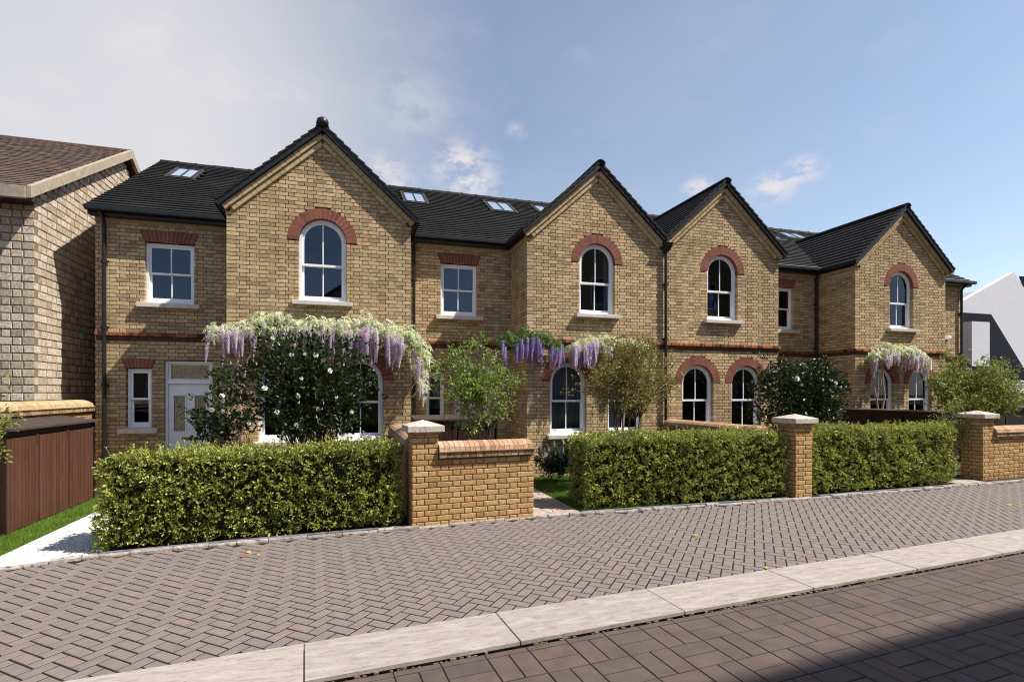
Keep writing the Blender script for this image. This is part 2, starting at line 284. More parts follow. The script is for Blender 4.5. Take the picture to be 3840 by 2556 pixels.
def pieces(items, name, stuffname, m, parent, limit=300, score=None, cha=.004, mats=None):
    """the `limit` best-scoring items become objects of their own, the rest one stuff part"""
    idx = list(range(len(items)))
    if score is None: score = lambda c: -(Vector(c)-CAM).length
    sc = [score(items[i][0]) for i in idx]; idx.sort(key=lambda i: -sc[i])
    top = [i for i in idx[:limit] if sc[i] > -1e8]; rest = [i for i in idx if i not in set(top)]
    for i in top:
        c, U, V, W, lu, lv, lw = items[i]
        link(name, block_mesh(name, lu, lv, lw, m, cha), parent, c, basis(Vector(U), Vector(V), Vector(W)))
    if rest:
        V, F = blocks([items[i] for i in rest], cha); o = np_mesh(stuffname, V, F, m, parent, tuple(items[rest[0]][0])); o['kind'] = 'stuff'
X_, Y_, Z_ = (1, 0, 0), (0, 1, 0), (0, 0, 1)

# ------------------------------------------------------------------ brick walls
COURSE = 3.035/40; ST, HD, JN = .215, .1025, .0115
def wall_items(O, U, Nn, spans, z0, z1, phase=0, course=COURSE, depth=.10, thick=.20, mb=None, st=ST, hd=HD, jn=JN, jit=.0):
    """Flemish bond on the plane through O along U; Nn = outward normal; spans(z) -> list of (u0, u1)."""
    U = Vector(U); Nn = Vector(Nn); O = Vector(O); V = Nn.cross(U)
    if V.z < 0: pass
    items = []; k = 0; z = z0
    while z < z1-1e-4:
        h = min(course, z1-z); zc = z+h/2
        for (u0, u1) in spans(zc):
            if u1-u0 < .02: continue
            if mb is not None:
                p = []
                for zz in (z, z+h):
                    for (uu, dd) in ((u0+.006, .010), (u1-.006, .010), (u1-.006, thick), (u0+.006, thick)): q = O+U*uu-Nn*dd; p.append((q.x, q.y, zz))
                mb.hexa(p)
            unit = st+hd+2*jn; off = (0 if k % 2 else unit/2) + phase; m0 = math.floor((u0-off)/unit)-1; a = off+m0*unit
            segs = []
            while a < u1:
                segs.append((a+jn/2, a+st+jn/2)); segs.append((a+st+jn*1.5, a+st+hd+jn*1.5)); a += unit
            cl = []
            for (a0, a1) in segs:
                b0, b1 = max(a0, u0), min(a1, u1)
                if b1-b0 > .001: cl.append([b0, b1])
            # merge slivers into their neighbour
            i = 0
            while i < len(cl) and len(cl) > 1:
                if cl[i][1]-cl[i][0] < .045:
                    if i == 0: cl[1][0] = cl[0][0]; cl.pop(0); continue
                    cl[i-1][1] = cl[i][1]; cl.pop(i); continue
                i += 1
            for b0, b1 in cl:
                j = random.uniform(-.0012, .0012) + jit*random.uniform(-1, 1)
                c = O+U*((b0+b1)/2)-Nn*depth; c.z = zc
                items.append((tuple(c), tuple(U), Z_, tuple(Nn), b1-b0, h-jn, depth+j))
        z += h; k += 1
    return items
def fix_handed(items):    # make (U, V, W) right handed
    r = []
    for c, U, V, W, lu, lv, lw in items:
        if Vector(U).cross(Vector(V)).dot(Vector(W)) < 0: U = tuple(-Vector(U))
        r.append((c, U, V, W, lu, lv, lw))
    return r

# ------------------------------------------------------------------ house data
YR, YF = 12.25, 11.02
GAB = [-.495, 5.40, 8.795, 14.735]; GW = 1.693; SL = .90
MS = .6088
def zmain(y): return 5.42+MS*(y-12.07)
def front(u, q, d): return (u, d, q)
def arch_path(cx, r, z0, zs, k=18):
    return [(cx-r, z0), (cx-r, (z0+zs)/2)] + [(cx-r*math.cos(math.pi*i/k), zs+r*math.sin(math.pi*i/k)) for i in range(k+1)] + [(cx+r, (z0+zs)/2), (cx+r, z0)]
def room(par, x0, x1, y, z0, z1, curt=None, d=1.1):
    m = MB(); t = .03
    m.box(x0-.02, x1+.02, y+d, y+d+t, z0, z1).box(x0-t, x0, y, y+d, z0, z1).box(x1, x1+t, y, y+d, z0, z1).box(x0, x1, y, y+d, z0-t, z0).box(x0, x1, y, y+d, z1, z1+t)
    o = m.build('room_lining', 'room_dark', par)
    if curt:
        if curt == 'net': curt = [(x0, x1)]
        for (a, b) in curt:
            m = MB(); n = max(6, int((b-a)/.03)); pts = [(a+(b-a)*i/n, y+.10+.018*math.sin(i*1.9)) for i in range(n+1)]
            for i in range(n): m.hexa([(pts[i][0], pts[i][1], z0), (pts[i+1][0], pts[i+1][1], z0), (pts[i+1][0], pts[i+1][1]+.006, z0), (pts[i][0], pts[i][1]+.006, z0), (pts[i][0], pts[i][1], z1), (pts[i+1][0], pts[i+1][1], z1), (pts[i+1][0], pts[i+1][1]+.006, z1), (pts[i][0], pts[i][1]+.006, z1)])
            m.build('curtain', 'curtain', par)
def sill(par, cx, w, y, z0, z1, proj=.11):
    m = MB(); m.hexa([(cx-w, y-proj, z0), (cx+w, y-proj, z0), (cx+w, y+.12, z0), (cx-w, y+.12, z0), (cx-w, y-proj, z1-.012), (cx+w, y-proj, z1-.012), (cx+w, y+.12, z1+.012), (cx-w, y+.12, z1+.012)])
    return m.build('sill', 'sill_stone', par, bevel=.006)
def voussoirs(house, cx, y, zs, r0, r1, n=19, a0=0, a1=math.pi, name='brick_arch'):
    par = MB(); inner = [(cx-(r0+.004)*math.cos(a0+(a1-a0)*i/24), zs+(r0+.004)*math.sin(a0+(a1-a0)*i/24)) for i in range(25)]; outer = [(cx-(r1-.002)*math.cos(a0+(a1-a0)*i/24), zs+(r1-.002)*math.sin(a0+(a1-a0)*i/24)) for i in range(25)]
    par.ring(outer, inner, front, y-.004, y+.12); p = par.build(name, 'arch_mortar', house)
    key = ('vous', round(r0, 3), round(r1, 3), n, round(a0, 3))
    if key not in MESHC:
        h = (a1-a0)/n/2; g = .0045; m = MB(); th0 = (r0*h-g); th1 = (r1*h-g)
        m.hexa([(-th0, 0, r0), (th0, 0, r0), (th0, .11, r0), (-th0, .11, r0), (-th1, 0, r1), (th1, 0, r1), (th1, .11, r1), (-th1, .11, r1)])
        me = bpy.data.meshes.new('arch_brick'); me.from_pydata(m.v, [], m.f); me.update(); me.materials.append(MATS['red_brick']); MESHC[key] = me
    for i in range(n):
        a = a0+(a1-a0)*(i+.5)/n
        link('arch_brick', MESHC[key], p, (cx, y-.006, zs), (0, a-math.pi/2, 0))
    return p
def arched_window(house, cx, y, zb, zs, zt_meet, r=.44, curt=None, shutters=None):
    yi = y+.085
    m = MB(); m.ring(arch_path(cx, r-.004, zb, zs), arch_path(cx, r-.05, zb, zs), front, yi, yi+.10); m.box(cx-r+.004, cx+r-.004, yi-.01, yi+.10, zb, zb+.045)
    win = m.build('window', 'white_paint', house)
    m = MB(); ro, ri = r-.051, r-.093                                     # upper sash
    m.ring(arch_path(cx, ro, zt_meet, zs), arch_path(cx, ri, zt_meet, zs), front, yi+.022, yi+.058)
    m.box(cx-ro, cx+ro, yi+.02, yi+.062, zt_meet-.022, zt_meet+.022)
    m.build('upper_sash', 'white_paint', win)
    m = MB(); m.box(cx-.011, cx+.011, yi+.03, yi+.052, zt_meet+.022, zs+ri+.004); m.build('glazing_bar', 'white_paint', win)
    m = MB(); m.box(cx-ro, cx-ri, yi+.064, yi+.098, zb+.045, zt_meet-.022).box(cx+ri, cx+ro, yi+.064, yi+.098, zb+.045, zt_meet-.022).box(cx-ri, cx+ri, yi+.064, yi+.098, zb+.045, zb+.10).box(cx-ri, cx+ri, yi+.064, yi+.098, zt_meet-.03, zt_meet+.01)
    m.build('lower_sash', 'white_paint', win)
    m = MB(); m.box(cx-.011, cx+.011, yi+.07, yi+.092, zb+.10, zt_meet-.03); m.build('glazing_bar', 'white_paint', win)
    for s in (-1, 1):
        a = [(cx+s*.008, zt_meet), (cx+s*ri, zt_meet)] + [(cx+s*ri*math.cos(t), zs+ri*math.sin(t)) for t in np.linspace(0, math.pi/2-.02, 10)]
        m = MB(); m.prism(a, front, yi+.038, yi+.042); m.build('pane', 'window_glass', win)
        m = MB(); x0, x1 = sorted((cx+s*.008, cx+s*ri)); m.box(x0, x1, yi+.079, yi+.083, zb+.09, zt_meet-.02); m.build('pane', 'window_glass', win)
    if shutters:
        for sx in shutters:
            for k in range(4):
                m = MB(); a = cx+sx+k*.085; m.box(a, a+.075, yi+.108, yi+.122, zb+.08, zt_meet+.35); m.build('shutter_board', 'white_paint', win)
    room(win, cx-r+.01, cx+r-.01, yi+.11, zb+.02, zs+r-.02, curt)
    return win
def flat_window(house, cx, y, w, zb, zt, meet, bars=True, curt=None):
    yi = y+.075; h = w/2
    fr = lambda i, za, zb_: [(cx-h+i, za), (cx-h+i, zb_), (cx+h-i, zb_), (cx+h-i, za)]
    m = MB(); m.ring(fr(.004, zb, zt-.004), fr(.05, zb+.045, zt-.05), front, yi, yi+.10, closed=True); win = m.build('window', 'white_paint', house)
    m = MB(); m.ring(fr(.051, meet-.02, zt-.051), fr(.088, meet+.018, zt-.088), front, yi+.022, yi+.058, closed=True); m.build('upper_sash', 'white_paint', win)
    m = MB(); m.ring(fr(.051, zb+.046, meet+.016), fr(.088, zb+.10, meet-.022), front, yi+.064, yi+.098, closed=True); m.build('lower_sash', 'white_paint', win)
    if bars:
        m = MB(); m.box(cx-.011, cx+.011, yi+.03, yi+.052, meet+.016, zt-.086); m.build('glazing_bar', 'white_paint', win)
        m = MB(); m.box(cx-.011, cx+.011, yi+.07, yi+.092, zb+.098, meet-.02); m.build('glazing_bar', 'white_paint', win)
    for (a, b) in (((cx-h+.08, cx-.008), (cx+.008, cx+h-.08)) if bars else ((cx-h+.08, cx+h-.08),)):
        m = MB(); m.box(a, b, yi+.038, yi+.042, meet, zt-.08); m.build('pane', 'window_glass', win)
        m = MB(); m.box(a, b, yi+.079, yi+.083, zb+.09, meet-.01); m.build('pane', 'window_glass', win)
    room(win, cx-h+.01, cx+h-.01, yi+.11, zb+.02, zt-.02, curt)
    return win
def flat_arch(house, cx, y, w, z0, z1, n=12):
    """cambered red brick lintel splayed outwards"""
    h = w/2; sp = .085; m = MB(); rise = .02
    m.prism([(cx-h, z0), (cx+h, z0), (cx+h+sp-.004, z1-.004), (cx-h-sp+.004, z1-.004)], front, y-.005, y+.11); p = m.build('brick_arch', 'arch_mortar', house)
    for i in range(n):
        t0, t1 = i/n, (i+1)/n; g = .0045
        f0 = lambda t: (cx-h+w*t, z0-.018+rise*(1-(2*t-1)**2)); f1 = lambda t: (cx-h-sp+(w+2*sp)*t, z1+rise*(1-(2*t-1)**2)-.01)
        a, b, c, d = f0(t0), f0(t1), f1(t1), f1(t0)
        m = MB(); m.prism([(a[0]+g, a[1]), (b[0]-g, b[1]), (c[0]-g, c[1]), (d[0]+g, d[1])], front, y-.007, y+.10); m.build('arch_brick', 'red_brick', p)
def front_door(house, cx, y):
    """white door under a leaded transom, frame outer width .86"""
    h = .43; yi = y+.07; m = MB(); z0 = .12; zt = 2.49
    m.ring([(cx-h, z0), (cx-h, zt), (cx+h, zt), (cx+h, z0)], [(cx-h+.05, z0), (cx-h+.05, zt-.05), (cx+h-.05, zt-.05), (cx+h-.05, z0)], front, yi, yi+.12)
    m.box(cx-h+.05, cx+h-.05, yi-.012, yi+.12, 2.03, 2.11)
    d = m.build('door_frame', 'white_paint', house)
    m = MB(); m.box(cx-h-.02, cx+h+.02, y-.12, yi+.12, 0, .12); m.build('doorstep', 'sill_stone', house, bevel=.008)
    m = MB(); a0, a1 = cx-h+.055, cx+h-.055
    gl = [(a0+.075, a0+.30), (a1-.30, a1-.075)]
    m.box(a0, a1, yi+.03, yi+.075, z0+.01, 1.06).box(a0, a1, yi+.03, yi+.075, 1.80, 2.025)
    for (p, q) in ((a0, gl[0][0]), (gl[0][1], gl[1][0]), (gl[1][1], a1)): m.box(p, q, yi+.03, yi+.075, 1.06, 1.80)
    for (p, q) in gl: m.ring([(p-.012, 1.05), (p-.012, 1.81), (q+.012, 1.81), (q+.012, 1.05)], [(p+.012, 1.072), (p+.012, 1.788), (q-.012, 1.788), (q-.012, 1.072)], front, yi+.018, yi+.03, closed=True)
    for (p, q) in ((a0+.075, cx-.05), (cx+.05, a1-.075)): m.ring([(p, .25), (p, .78), (q, .78), (q, .25)], [(p+.025, .275), (p+.025, .755), (q-.025, .755), (q-.025, .275)], front, yi+.016, yi+.03, closed=True)
    lf = m.build('door', 'white_paint', house, bevel=.002)
    for (p, q) in gl:
        m = MB(); m.box(p, q, yi+.05, yi+.056, 1.06, 1.80); m.build('leaded_glass', 'leaded', lf)
        m = MB(); xc = (p+q)/2
        m.ring([(p+.03, 1.10), (p+.03, 1.76), (q-.03, 1.76), (q-.03, 1.10)], [(p+.036, 1.106), (p+.036, 1.754), (q-.036, 1.754), (q-.036, 1.106)], front, yi+.042, yi+.048, closed=True)
        for k in range(7):
            zc = 1.20+k*.08; pts = [(xc+(.028+.010*(k % 2))*math.cos(t), yi+.045, zc+.034*math.sin(t)) for t in np.linspace(0, 2*math.pi, 9)]; m.tube(pts, .003, 4)
        m.build('lead_came', 'lead_came', lf)
    m = MB(); m.box(cx-.145, cx+.145, yi+.018, yi+.032, .885, .945); lb = m.build('letter_box', 'brass', lf, bevel=.003)
    m = MB(); m.box(cx-.012, cx+.012, yi+.012, yi+.02, .89, .94); m.build('letter_box_flap', 'black_metal', lf)
    m = MB(); m.tube([(cx+.035*math.cos(t), yi+.008, 1.455+.042*math.sin(t)) for t in np.linspace(0, 2*math.pi, 13)], .009, 6); m.lathe((cx, yi+.022, 1.487), [(.0, -.012), (.02, -.01), (.02, .01), (0, .012)], 10); m.build('door_knocker', 'chrome', lf)
    m = MB(); m.lathe((a1-.045, yi+.0, .98), [(.0, -.025), (.02, -.018), (.026, 0), (.02, .018), (0, .025)], 10); m.build('door_knob', 'chrome', lf)
    m = MB(); m.box(cx-h+.09, cx+h-.09, yi+.06, yi+.066, 2.13, 2.42); tp = m.build('transom_glass', 'leaded', d)
    m = MB(); m.ring([(cx-h+.12, 2.15), (cx-h+.12, 2.40), (cx+h-.12, 2.40), (cx+h-.12, 2.15)], [(cx-h+.128, 2.158), (cx-h+.128, 2.392), (cx+h-.128, 2.392), (cx+h-.128, 2.158)], front, yi+.05, yi+.058, closed=True)
    m.box(cx-.004, cx+.004, yi+.05, yi+.058, 2.15, 2.40)
    for k in range(-4, 5):
        pts = [(cx+k*.052+.026*math.cos(t), yi+.054, 2.275+(.05-.006*abs(k))*math.sin(t)) for t in np.linspace(0, 2*math.pi, 9)]; m.tube(pts, .003, 4)
    m.build('lead_came', 'lead_came', d)
    m = MB(); m.ring([(cx-h+.052, 2.112), (cx-h+.052, zt-.052), (cx+h-.052, zt-.052), (cx+h-.052, 2.112)], [(cx-h+.088, 2.132), (cx-h+.088, zt-.075), (cx+h-.088, zt-.075), (cx+h-.088, 2.132)], front, yi+.03, yi+.07, closed=True); m.build('transom_frame', 'white_paint', d)
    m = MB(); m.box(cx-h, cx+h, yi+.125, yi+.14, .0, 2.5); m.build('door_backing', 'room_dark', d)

# ------------------------------------------------------------------ tiled roofs
def roof_items_main(x0, x1, skylights, gables, mask_y0=12.0):
    U = Vector((1, 0, 0)); V = Vector((0, 1, MS)).normalized(); W = U.cross(V); its = []
    L_ = math.sqrt(1+MS*MS); g = .18; rows = int((16.40-12.0)*L_/g)+1; tw = .26
    tv = (V-W*.14).normalized(); tw_ = U.cross(tv)
    for r_ in range(rows):
        y = 12.0+(r_+.5)*g/L_; n = int((x1-x0)/tw)+2
        for i in range(n):
            a = x0+(i-(.5 if r_ % 2 else 0))*tw; b = a+tw; a, b = max(a, x0), min(b, x1)
            if b-a < .03: continue
            x = (a+b)/2; z = zmain(y)
            if any(s[0]-.05 < x < s[1]+.05 and s[2]-.05 < y < s[3]+.05 for s in skylights): continue
            if any(abs(x-c) < 1.9 and z < 7.03-SL*abs(x-c)-.03 for c in gables): continue
            c = Vector((x, y, z))-W*.012+Vector((0, 0, random.uniform(-.0015, .0015)))
            its.append((tuple(c), tuple(U), tuple(tv), tuple(tw_), b-a-.004, g+.02, .036))
    return its
def roof_items_gable(cx, side, yfront=YF-.17):
    """side -1 = slope facing -x"""
    U = Vector((0, -side, 0)); V = Vector((-side, 0, SL)).normalized(); W = U.cross(V)
    if W.z < 0: U = -U; W = U.cross(V)
    its = []; L_ = math.sqrt(1+SL*SL); g = .18; rows = int(1.84*L_/g)+1; tw = .26
    tv = (V-W*.14).normalized(); tw_ = U.cross(tv)
    for r_ in range(rows):
        dx = 1.84-(r_+.5)*g/L_
        if dx < .02: continue
        x = cx+side*dx; z = 7.03-SL*dx
        for i in range(18):
            a = yfront+(i-(.5 if r_ % 2 else 0))*tw; b = a+tw; a = max(a, yfront); y = (a+b)/2
            if b-a < .03 or zmain(y) > z+.05: continue
            if (cx == GAB[1] and side == 1 or cx == GAB[2] and side == -1) and dx > 1.66: continue
            c = Vector((x, y, z))-W*.012
            its.append((tuple(c), tuple(U), tuple(tv), tuple(tw_), b-a-.004, g+.02, .036))
    return its
def dist_score(lo=None):
    def f(c):
        if lo is not None and c[2] < lo: return -1e9+1
        return -(Vector(c)-CAM).length
    return f

# ------------------------------------------------------------------ the four houses
HOUSES = [
    dict(x0=-4.72, x1=1.20, gi=0, rec=(-4.72, -2.19), left=True, right=False, label='leftmost terraced house of yellow brick, ball finial on its gable, behind the big wisteria'),
    dict(x0=1.20, x1=7.095, gi=1, rec=(1.20, 3.71), left=False, right=False, label='terraced house of yellow brick whose gable rises behind the brown-green tree, purple wisteria on it'),
    dict(x0=7.095, x1=13.04, gi=2, rec=(10.49, 13.04), left=False, right=False, label='third yellow brick house from the left, downpipe at its left gable edge'),
    dict(x0=13.04, x1=18.99, gi=3, rec=(16.43, 18.99), left=False, right=True, label='rightmost terraced house of yellow brick beside the white building'),
]
SKY = [(-4.21, -3.69, 14.77, 15.68), (1.47, 2.05, 14.72, 15.72), (3.93, 4.63, 14.74, 15.72), (5.49, 6.20, 14.95, 15.85), (14.95, 15.93, 15.22, 15.86), (13.80, 14.32, 14.76, 15.6)]
for hi, hd_ in enumerate(HOUSES):
    gx = GAB[hd_['gi']]; rx0, rx1 = hd_['rec']; rc = (rx0+rx1)/2
    H = root('terraced_house', ((hd_['x0']+hd_['x1'])/2, 11.6, 0), hd_['label'], 'house', 'yellow brick terraced houses')
    gl, gr = gx-GW, gx+GW
    # windows: (kind, cx, half, zb, zs/zt)
    up = (gx, .44, 3.62, 4.805)
    gws = [(gx-.71, .44, .93, 2.09), (gx+.71, .44, .93, 2.09)]
    fw = (rc, .433, 3.645, 4.85)
    mir = -1 if hi >= 2 else 1
    nw = (rc-mir*.54 if hi < 2 else rc+.54, .215, 1.16, 2.335)
    if hi == 0: nw = (-3.99, .215, 1.16, 2.335); dcx = -3.12
    elif hi == 1: nw = (1.90, .215, 1.16, 2.335); dcx = 2.78
    elif hi == 2: nw = (12.33, .215, 1.16, 2.335); dcx = 11.45
    else: nw = (18.30, .215, 1.16, 2.335); dcx = 17.40
    def cut(segs, a, b):
        r_ = []
        for (p, q) in segs:
            if b <= p or a >= q: r_.append((p, q)); continue
            if a > p: r_.append((p, a))
            if b < q: r_.append((b, q))
        return r_
    def gspan(z):
        lim = GW
        if z > 5.26: lim = max(0, min(GW, (6.74-z)/SL))
        s_ = [(gx-lim, gx+lim)]
        for (c, r_, zb, zs) in [up]+gws:
            rr = r_ if z < zs else (math.sqrt(max(0, (r_+.0)**2-(z-zs)**2)) if z < zs+r_ else 0)
            ro = .637 if z > zs else 0
            if zs <= z < zs+ro: s_ = cut(s_, c-math.sqrt(ro*ro-(z-zs)**2), c+math.sqrt(ro*ro-(z-zs)**2))
            elif zb-.09 < z < zs and rr > 0: s_ = cut(s_, c-r_, c+r_)
        return s_
    def rspan(z):
        s_ = [(rx0, rx1)]
        c, h_, zb, zt = fw
        if zb-.09 < z < zt: s_ = cut(s_, c-h_, c+h_)
        elif zt <= z < zt+.215: k_ = .0+(z-zt)/.215*.085; s_ = cut(s_, c-h_-k_, c+h_+k_)
        c, h_, zb, zt = nw
        if zb-.09 < z < zt: s_ = cut(s_, c-h_, c+h_)
        elif zt <= z < zt+.17: k_ = (z-zt)/.17*.085; s_ = cut(s_, c-h_-k_, c+h_+k_)
        if z < 2.49: s_ = cut(s_, dcx-.43, dcx+.43)
        return s_
    mb = MB(); its = []
    its += wall_items((0, YF, 0), X_, (0, -1, 0), gspan, 0, 6.80, phase=gx, mb=mb)
    its += wall_items((0, YR, 0), X_, (0, -1, 0), rspan, 0, 5.36, phase=rx0, mb=mb)
    sides = []
    if hi in (0, 1, 3): sides.append((gl, -1))
    if hi in (0, 2, 3): sides.append((gr, 1))
    for sx, sg in sides:
        its += wall_items((sx, 0, 0), Y_, (sg, 0, 0), lambda z: [(YF+.11, YR-.005)], 0, 5.32, phase=.02, mb=mb)
    mb2 = MB()
    ei = []
    if hi == 0: ei += wall_items((-4.72, 0, 0), Y_, (-1, 0, 0), lambda z: [(YR+.11, 20.4 if z < 5.4 else min(20.4, 16.3+(8.0-z)/MS))] if z < 5.4 else [(max(YR+.11, 12.07+(z-5.24)/MS), 16.37+(16.37-(12.07+(z-5.24)/MS)))], 0, 7.7, phase=0, mb=mb)
    if hi == 3: ei += wall_items((18.99, 0, 0), Y_, (1, 0, 0), lambda z: [(YR+.11, 20.4)] if z < 5.4 else [(max(YR+.11, 12.07+(z-5.24)/MS), 16.37+(16.37-(12.07+(z-5.24)/MS)))], 0, 7.7, phase=0, mb=mb)
    wall = mb.build('wall', 'mortar', H)
    its = fix_handed(its+ei)
    def hscore(c, sx=gl, gx=gx):
        if c[2] < 3.08: return -1e7-Vector(c).length
        if c[0] < gx-GW+.001 and c[1] < YR-.15 and hi == 0: return -1e7
        return -(Vector(c)-CAM).length
    pieces(its, 'brick', 'brickwork', 'yellow_brick', H, 300, hscore)
    # back of the house
    m = MB(); m.box(hd_['x0'], hd_['x1'], 20.4, 20.6, 0, 5.4); m.build('rear_wall', 'yellow_brick', H)
    # upper gable window etc
    voussoirs(H, gx, YF, up[3], .44, .64)
    a = arched_window(H, gx, YF, 3.645, up[3], 4.35, curt=[(gx-.42, gx-.30), (gx+.30, gx+.42)] if hi in (1, 2) else None); sill(a, gx, .555, YF, 3.545, 3.635)
    for k, (c, r_, zb, zs) in enumerate(gws):
        voussoirs(H, c, YF, zs, .44, .64)
        a = arched_window(H, c, YF, .94, zs, 1.67, shutters=[-.36] if (hi == 1 and k == 1) else None, curt='net' if (hi, k) == (1, 0) else ([(c-.42, c-.26)] if (hi, k) in ((2, 0), (3, 1)) else None)); sill(a, c, .52, YF, .83, .93)
    flat_arch(H, fw[0], YR, .866, 4.87, 5.085, 13); a = flat_window(H, fw[0], YR, .866, 3.66, 4.85, 4.25); sill(a, fw[0], .555, YR, 3.545, 3.645)
    flat_arch(H, nw[0], YR, .43, 2.345, 2.52, 8); a = flat_window(H, nw[0], YR, .43, 1.16, 2.33, 1.73, bars=False); sill(a, nw[0], .335, YR, 1.05, 1.152)
    front_door(H, dcx, YR)
    # string course: red upper row brick by brick, lower row joined, weathered and its shade painted dark
    up_i = []; lo = MB(); runs = [((gl-.03, YF), (gr+.03, YF), (0, -1, 0)), ((rx0, YR), (rx1, YR), (0, -1, 0))]
    for (p, q, nn) in runs:
        n = int(round((q[0]-p[0])/.225)); st_ = (q[0]-p[0])/n
        for i in range(n): up_i.append(((p[0]+(i+.5)*st_, p[1]+.05, 3.0), X_, Z_, nn, st_-.006, .068, .105))
        lo.box(p[0]+.02, q[0]-.02, p[1]-.022, p[1]+.05, 2.885, 2.964)
    for sx, sg in sides:
        n = 5; st_ = 1.23/n
        for i in range(n): up_i.append(((sx-sg*.05, YF+(i+.5)*st_, 3.0), Y_, Z_, (sg, 0, 0), st_-.006, .068, .105))
        a_, b_ = sorted((sx-sg*.03, sx+sg*.022)); lo.box(a_, b_, YF+.052, YR-.024, 2.885, 2.964)
    pieces(fix_handed(up_i), 'string_brick', 'string_brickwork', 'red_course', H, 300, cha=.008)
    lo.build('string_base', 'shadowed_course', H)
    # corbel course under the eaves
    co = MB(); co.box(rx0+.002, rx1-.002, YR-.028, YR+.04, 5.20, 5.262); co.build('eaves_corbel', 'verge_brick', H)
    for sx, sg in sides:
        a_, b_ = sorted((sx-sg*.04, sx+sg*.028)); co = MB(); co.box(a_, b_, YF+.06, YR-.03, 5.20, 5.262); co.build('eaves_corbel', 'verge_brick', H)
    # verge: two brick rows up each slope
    ang = math.atan(SL)
    for s in (-1, 1):
        D = Vector((s*math.cos(ang), 0, -math.sin(ang))); Nv = Vector((s*math.sin(ang), 0, math.cos(ang)))
        vi = []
        for row, (off, pr, hh) in enumerate([(.05, .085, .094), (.146, .045, .084)]):
            Lr = 2.375 - row*.11; a = .0; k = 0; a = .055+row*.10
            while a < Lr:
                ln = .215 if k % 2 == 0 else .105; ln = min(ln, Lr-a)
                if ln < .03: break
                c = Vector((gx, YF+.06, 6.905))+D*(a+ln/2)-Nv*off
                vi.append((tuple(c), tuple(D), tuple(Nv), (0, -1, 0), ln, hh, .06+pr)); a += ln+.008; k += 1
        pieces(fix_handed(vi), 'verge_brick', 'verge_brickwork', 'verge_brick', H, 300, cha=.003)
        # mortar bed behind the rows and black bargeboard + roof edge above
        m = MB(); P0 = Vector((gx, 0, 6.905)); pts = [P0-Nv*.004, P0+D*2.37-Nv*.004, P0+D*2.24-Nv*.185, P0+D*.17-Nv*.185]
        m.hexa([(p.x, YF-.036, p.z) for p in pts]+[(p.x, YF+.03, p.z) for p in pts]); m.build('verge_bed', 'dark_mortar', H)
        m = MB(); e = 2.42 if not ((hi == 1 and s == 1) or (hi == 2 and s == -1)) else 2.22
        pts = [P0+Nv*.002, P0+D*e+Nv*.002, P0+D*e+Nv*.095, P0+Nv*.095+Vector((0, 0, .03))]
        m.hexa([(p.x, YF-.15, p.z) for p in pts]+[(p.x, YF+.02, p.z) for p in pts]); m.build('bargeboard', 'black_metal', H)
    # gable roof
    for s in (-1, 1):
        its = roof_items_gable(gx, s)
        pieces(fix_handed(its), 'roof_tile', 'gable_tiling', 'slate_tile', H, 60 if hi < 3 else 75, dist_score(), cha=.002)
        m = MB(); dx = 1.84 if not ((hi == 1 and s == 1) or (hi == 2 and s == -1)) else 1.70
        ze = 7.0-SL*dx; yb = 12.07+(7.0-5.42)/MS; ye = max(12.02, 12.07+(ze-5.42)/MS); y0 = YF-.14
        t = Vector((0, 0, -.06)); q = [Vector((gx, y0, 7.0)), Vector((gx+s*dx, y0, ze)), Vector((gx+s*dx, ye, ze)), Vector((gx, yb, 7.0))]
        m.hexa([tuple(p+t) for p in q]+[tuple(p) for p in q]); m.build('roof_deck', 'slate_tile', H)
        if (s == -1 and hi in (1, 3)) or (s == 1 and hi in (2,)) or hi == 0 or (s == 1 and hi == 3):
            x = gx+s*1.80; a_, b_ = sorted((x-s*.03, x+s*.075)); m = MB(); m.box(a_, b_, YF-.10, YR-.13, 5.30, 5.385); m.build('gutter', 'black_metal', H, bevel=.012)
            a_, b_ = sorted((gx+s*(GW+.001), x-s*.032)); m = MB(); m.box(a_, b_, YF-.02, YR-.005, 5.27, 5.37); m.build('fascia', 'black_metal', H)
    # gable ridge tiles
    y = YF-.19; k = 0; yb = 14.75
    while y < yb:
        m = MB(); n = 7; r0_, th = .115, .02
        sec = [(math.cos(math.pi*i/(n-1)), math.sin(math.pi*i/(n-1))) for i in range(n)]
        prof = [(gx+c*r0_, 7.0+s_*r0_*.75) for c, s_ in sec]; inn = [(gx+c*(r0_-th), 7.0+s_*(r0_-th)*.75) for c, s_ in sec]
        m.ring(prof, inn, front, y, min(y+.43, yb+.1)); m.build('ridge_tile', 'slate_tile', H, smooth=False); y += .435; k += 1
    if hi == 0:
        m = MB(); m.lathe((gx, YF-.12, 7.03), [(.0, -.05), (.085, -.045), (.11, 0), (.115, .04), (.10, .09), (.05, .125), (0, .13)], 14); m.build('ridge_finial', 'black_metal', H, smooth=True)
    # main roof
    mx0 = hd_['x0']-(.10 if hi == 0 else 0); mx1 = hd_['x1']+(.20 if hi == 3 else 0)
    sk = [s for s in SKY if mx0 <= (s[0]+s[1])/2 < mx1]
    its = roof_items_main(mx0, mx1, sk, GAB)
    pieces(fix_handed(its), 'roof_tile', 'tiling', 'slate_tile', H, 300-2*(60 if hi < 3 else 75), dist_score(), cha=.002)
    m = MB(); m.hexa([(mx0+.01, 12.03, 5.33), (mx1-.01, 12.03, 5.33), (mx1-.01, 16.37, 7.97), (mx0+.01, 16.37, 7.97), (mx0+.01, 12.03, 5.372), (mx1-.01, 12.03, 5.372), (mx1-.01, 16.37, 8.012), (mx0+.01, 16.37, 8.012)])
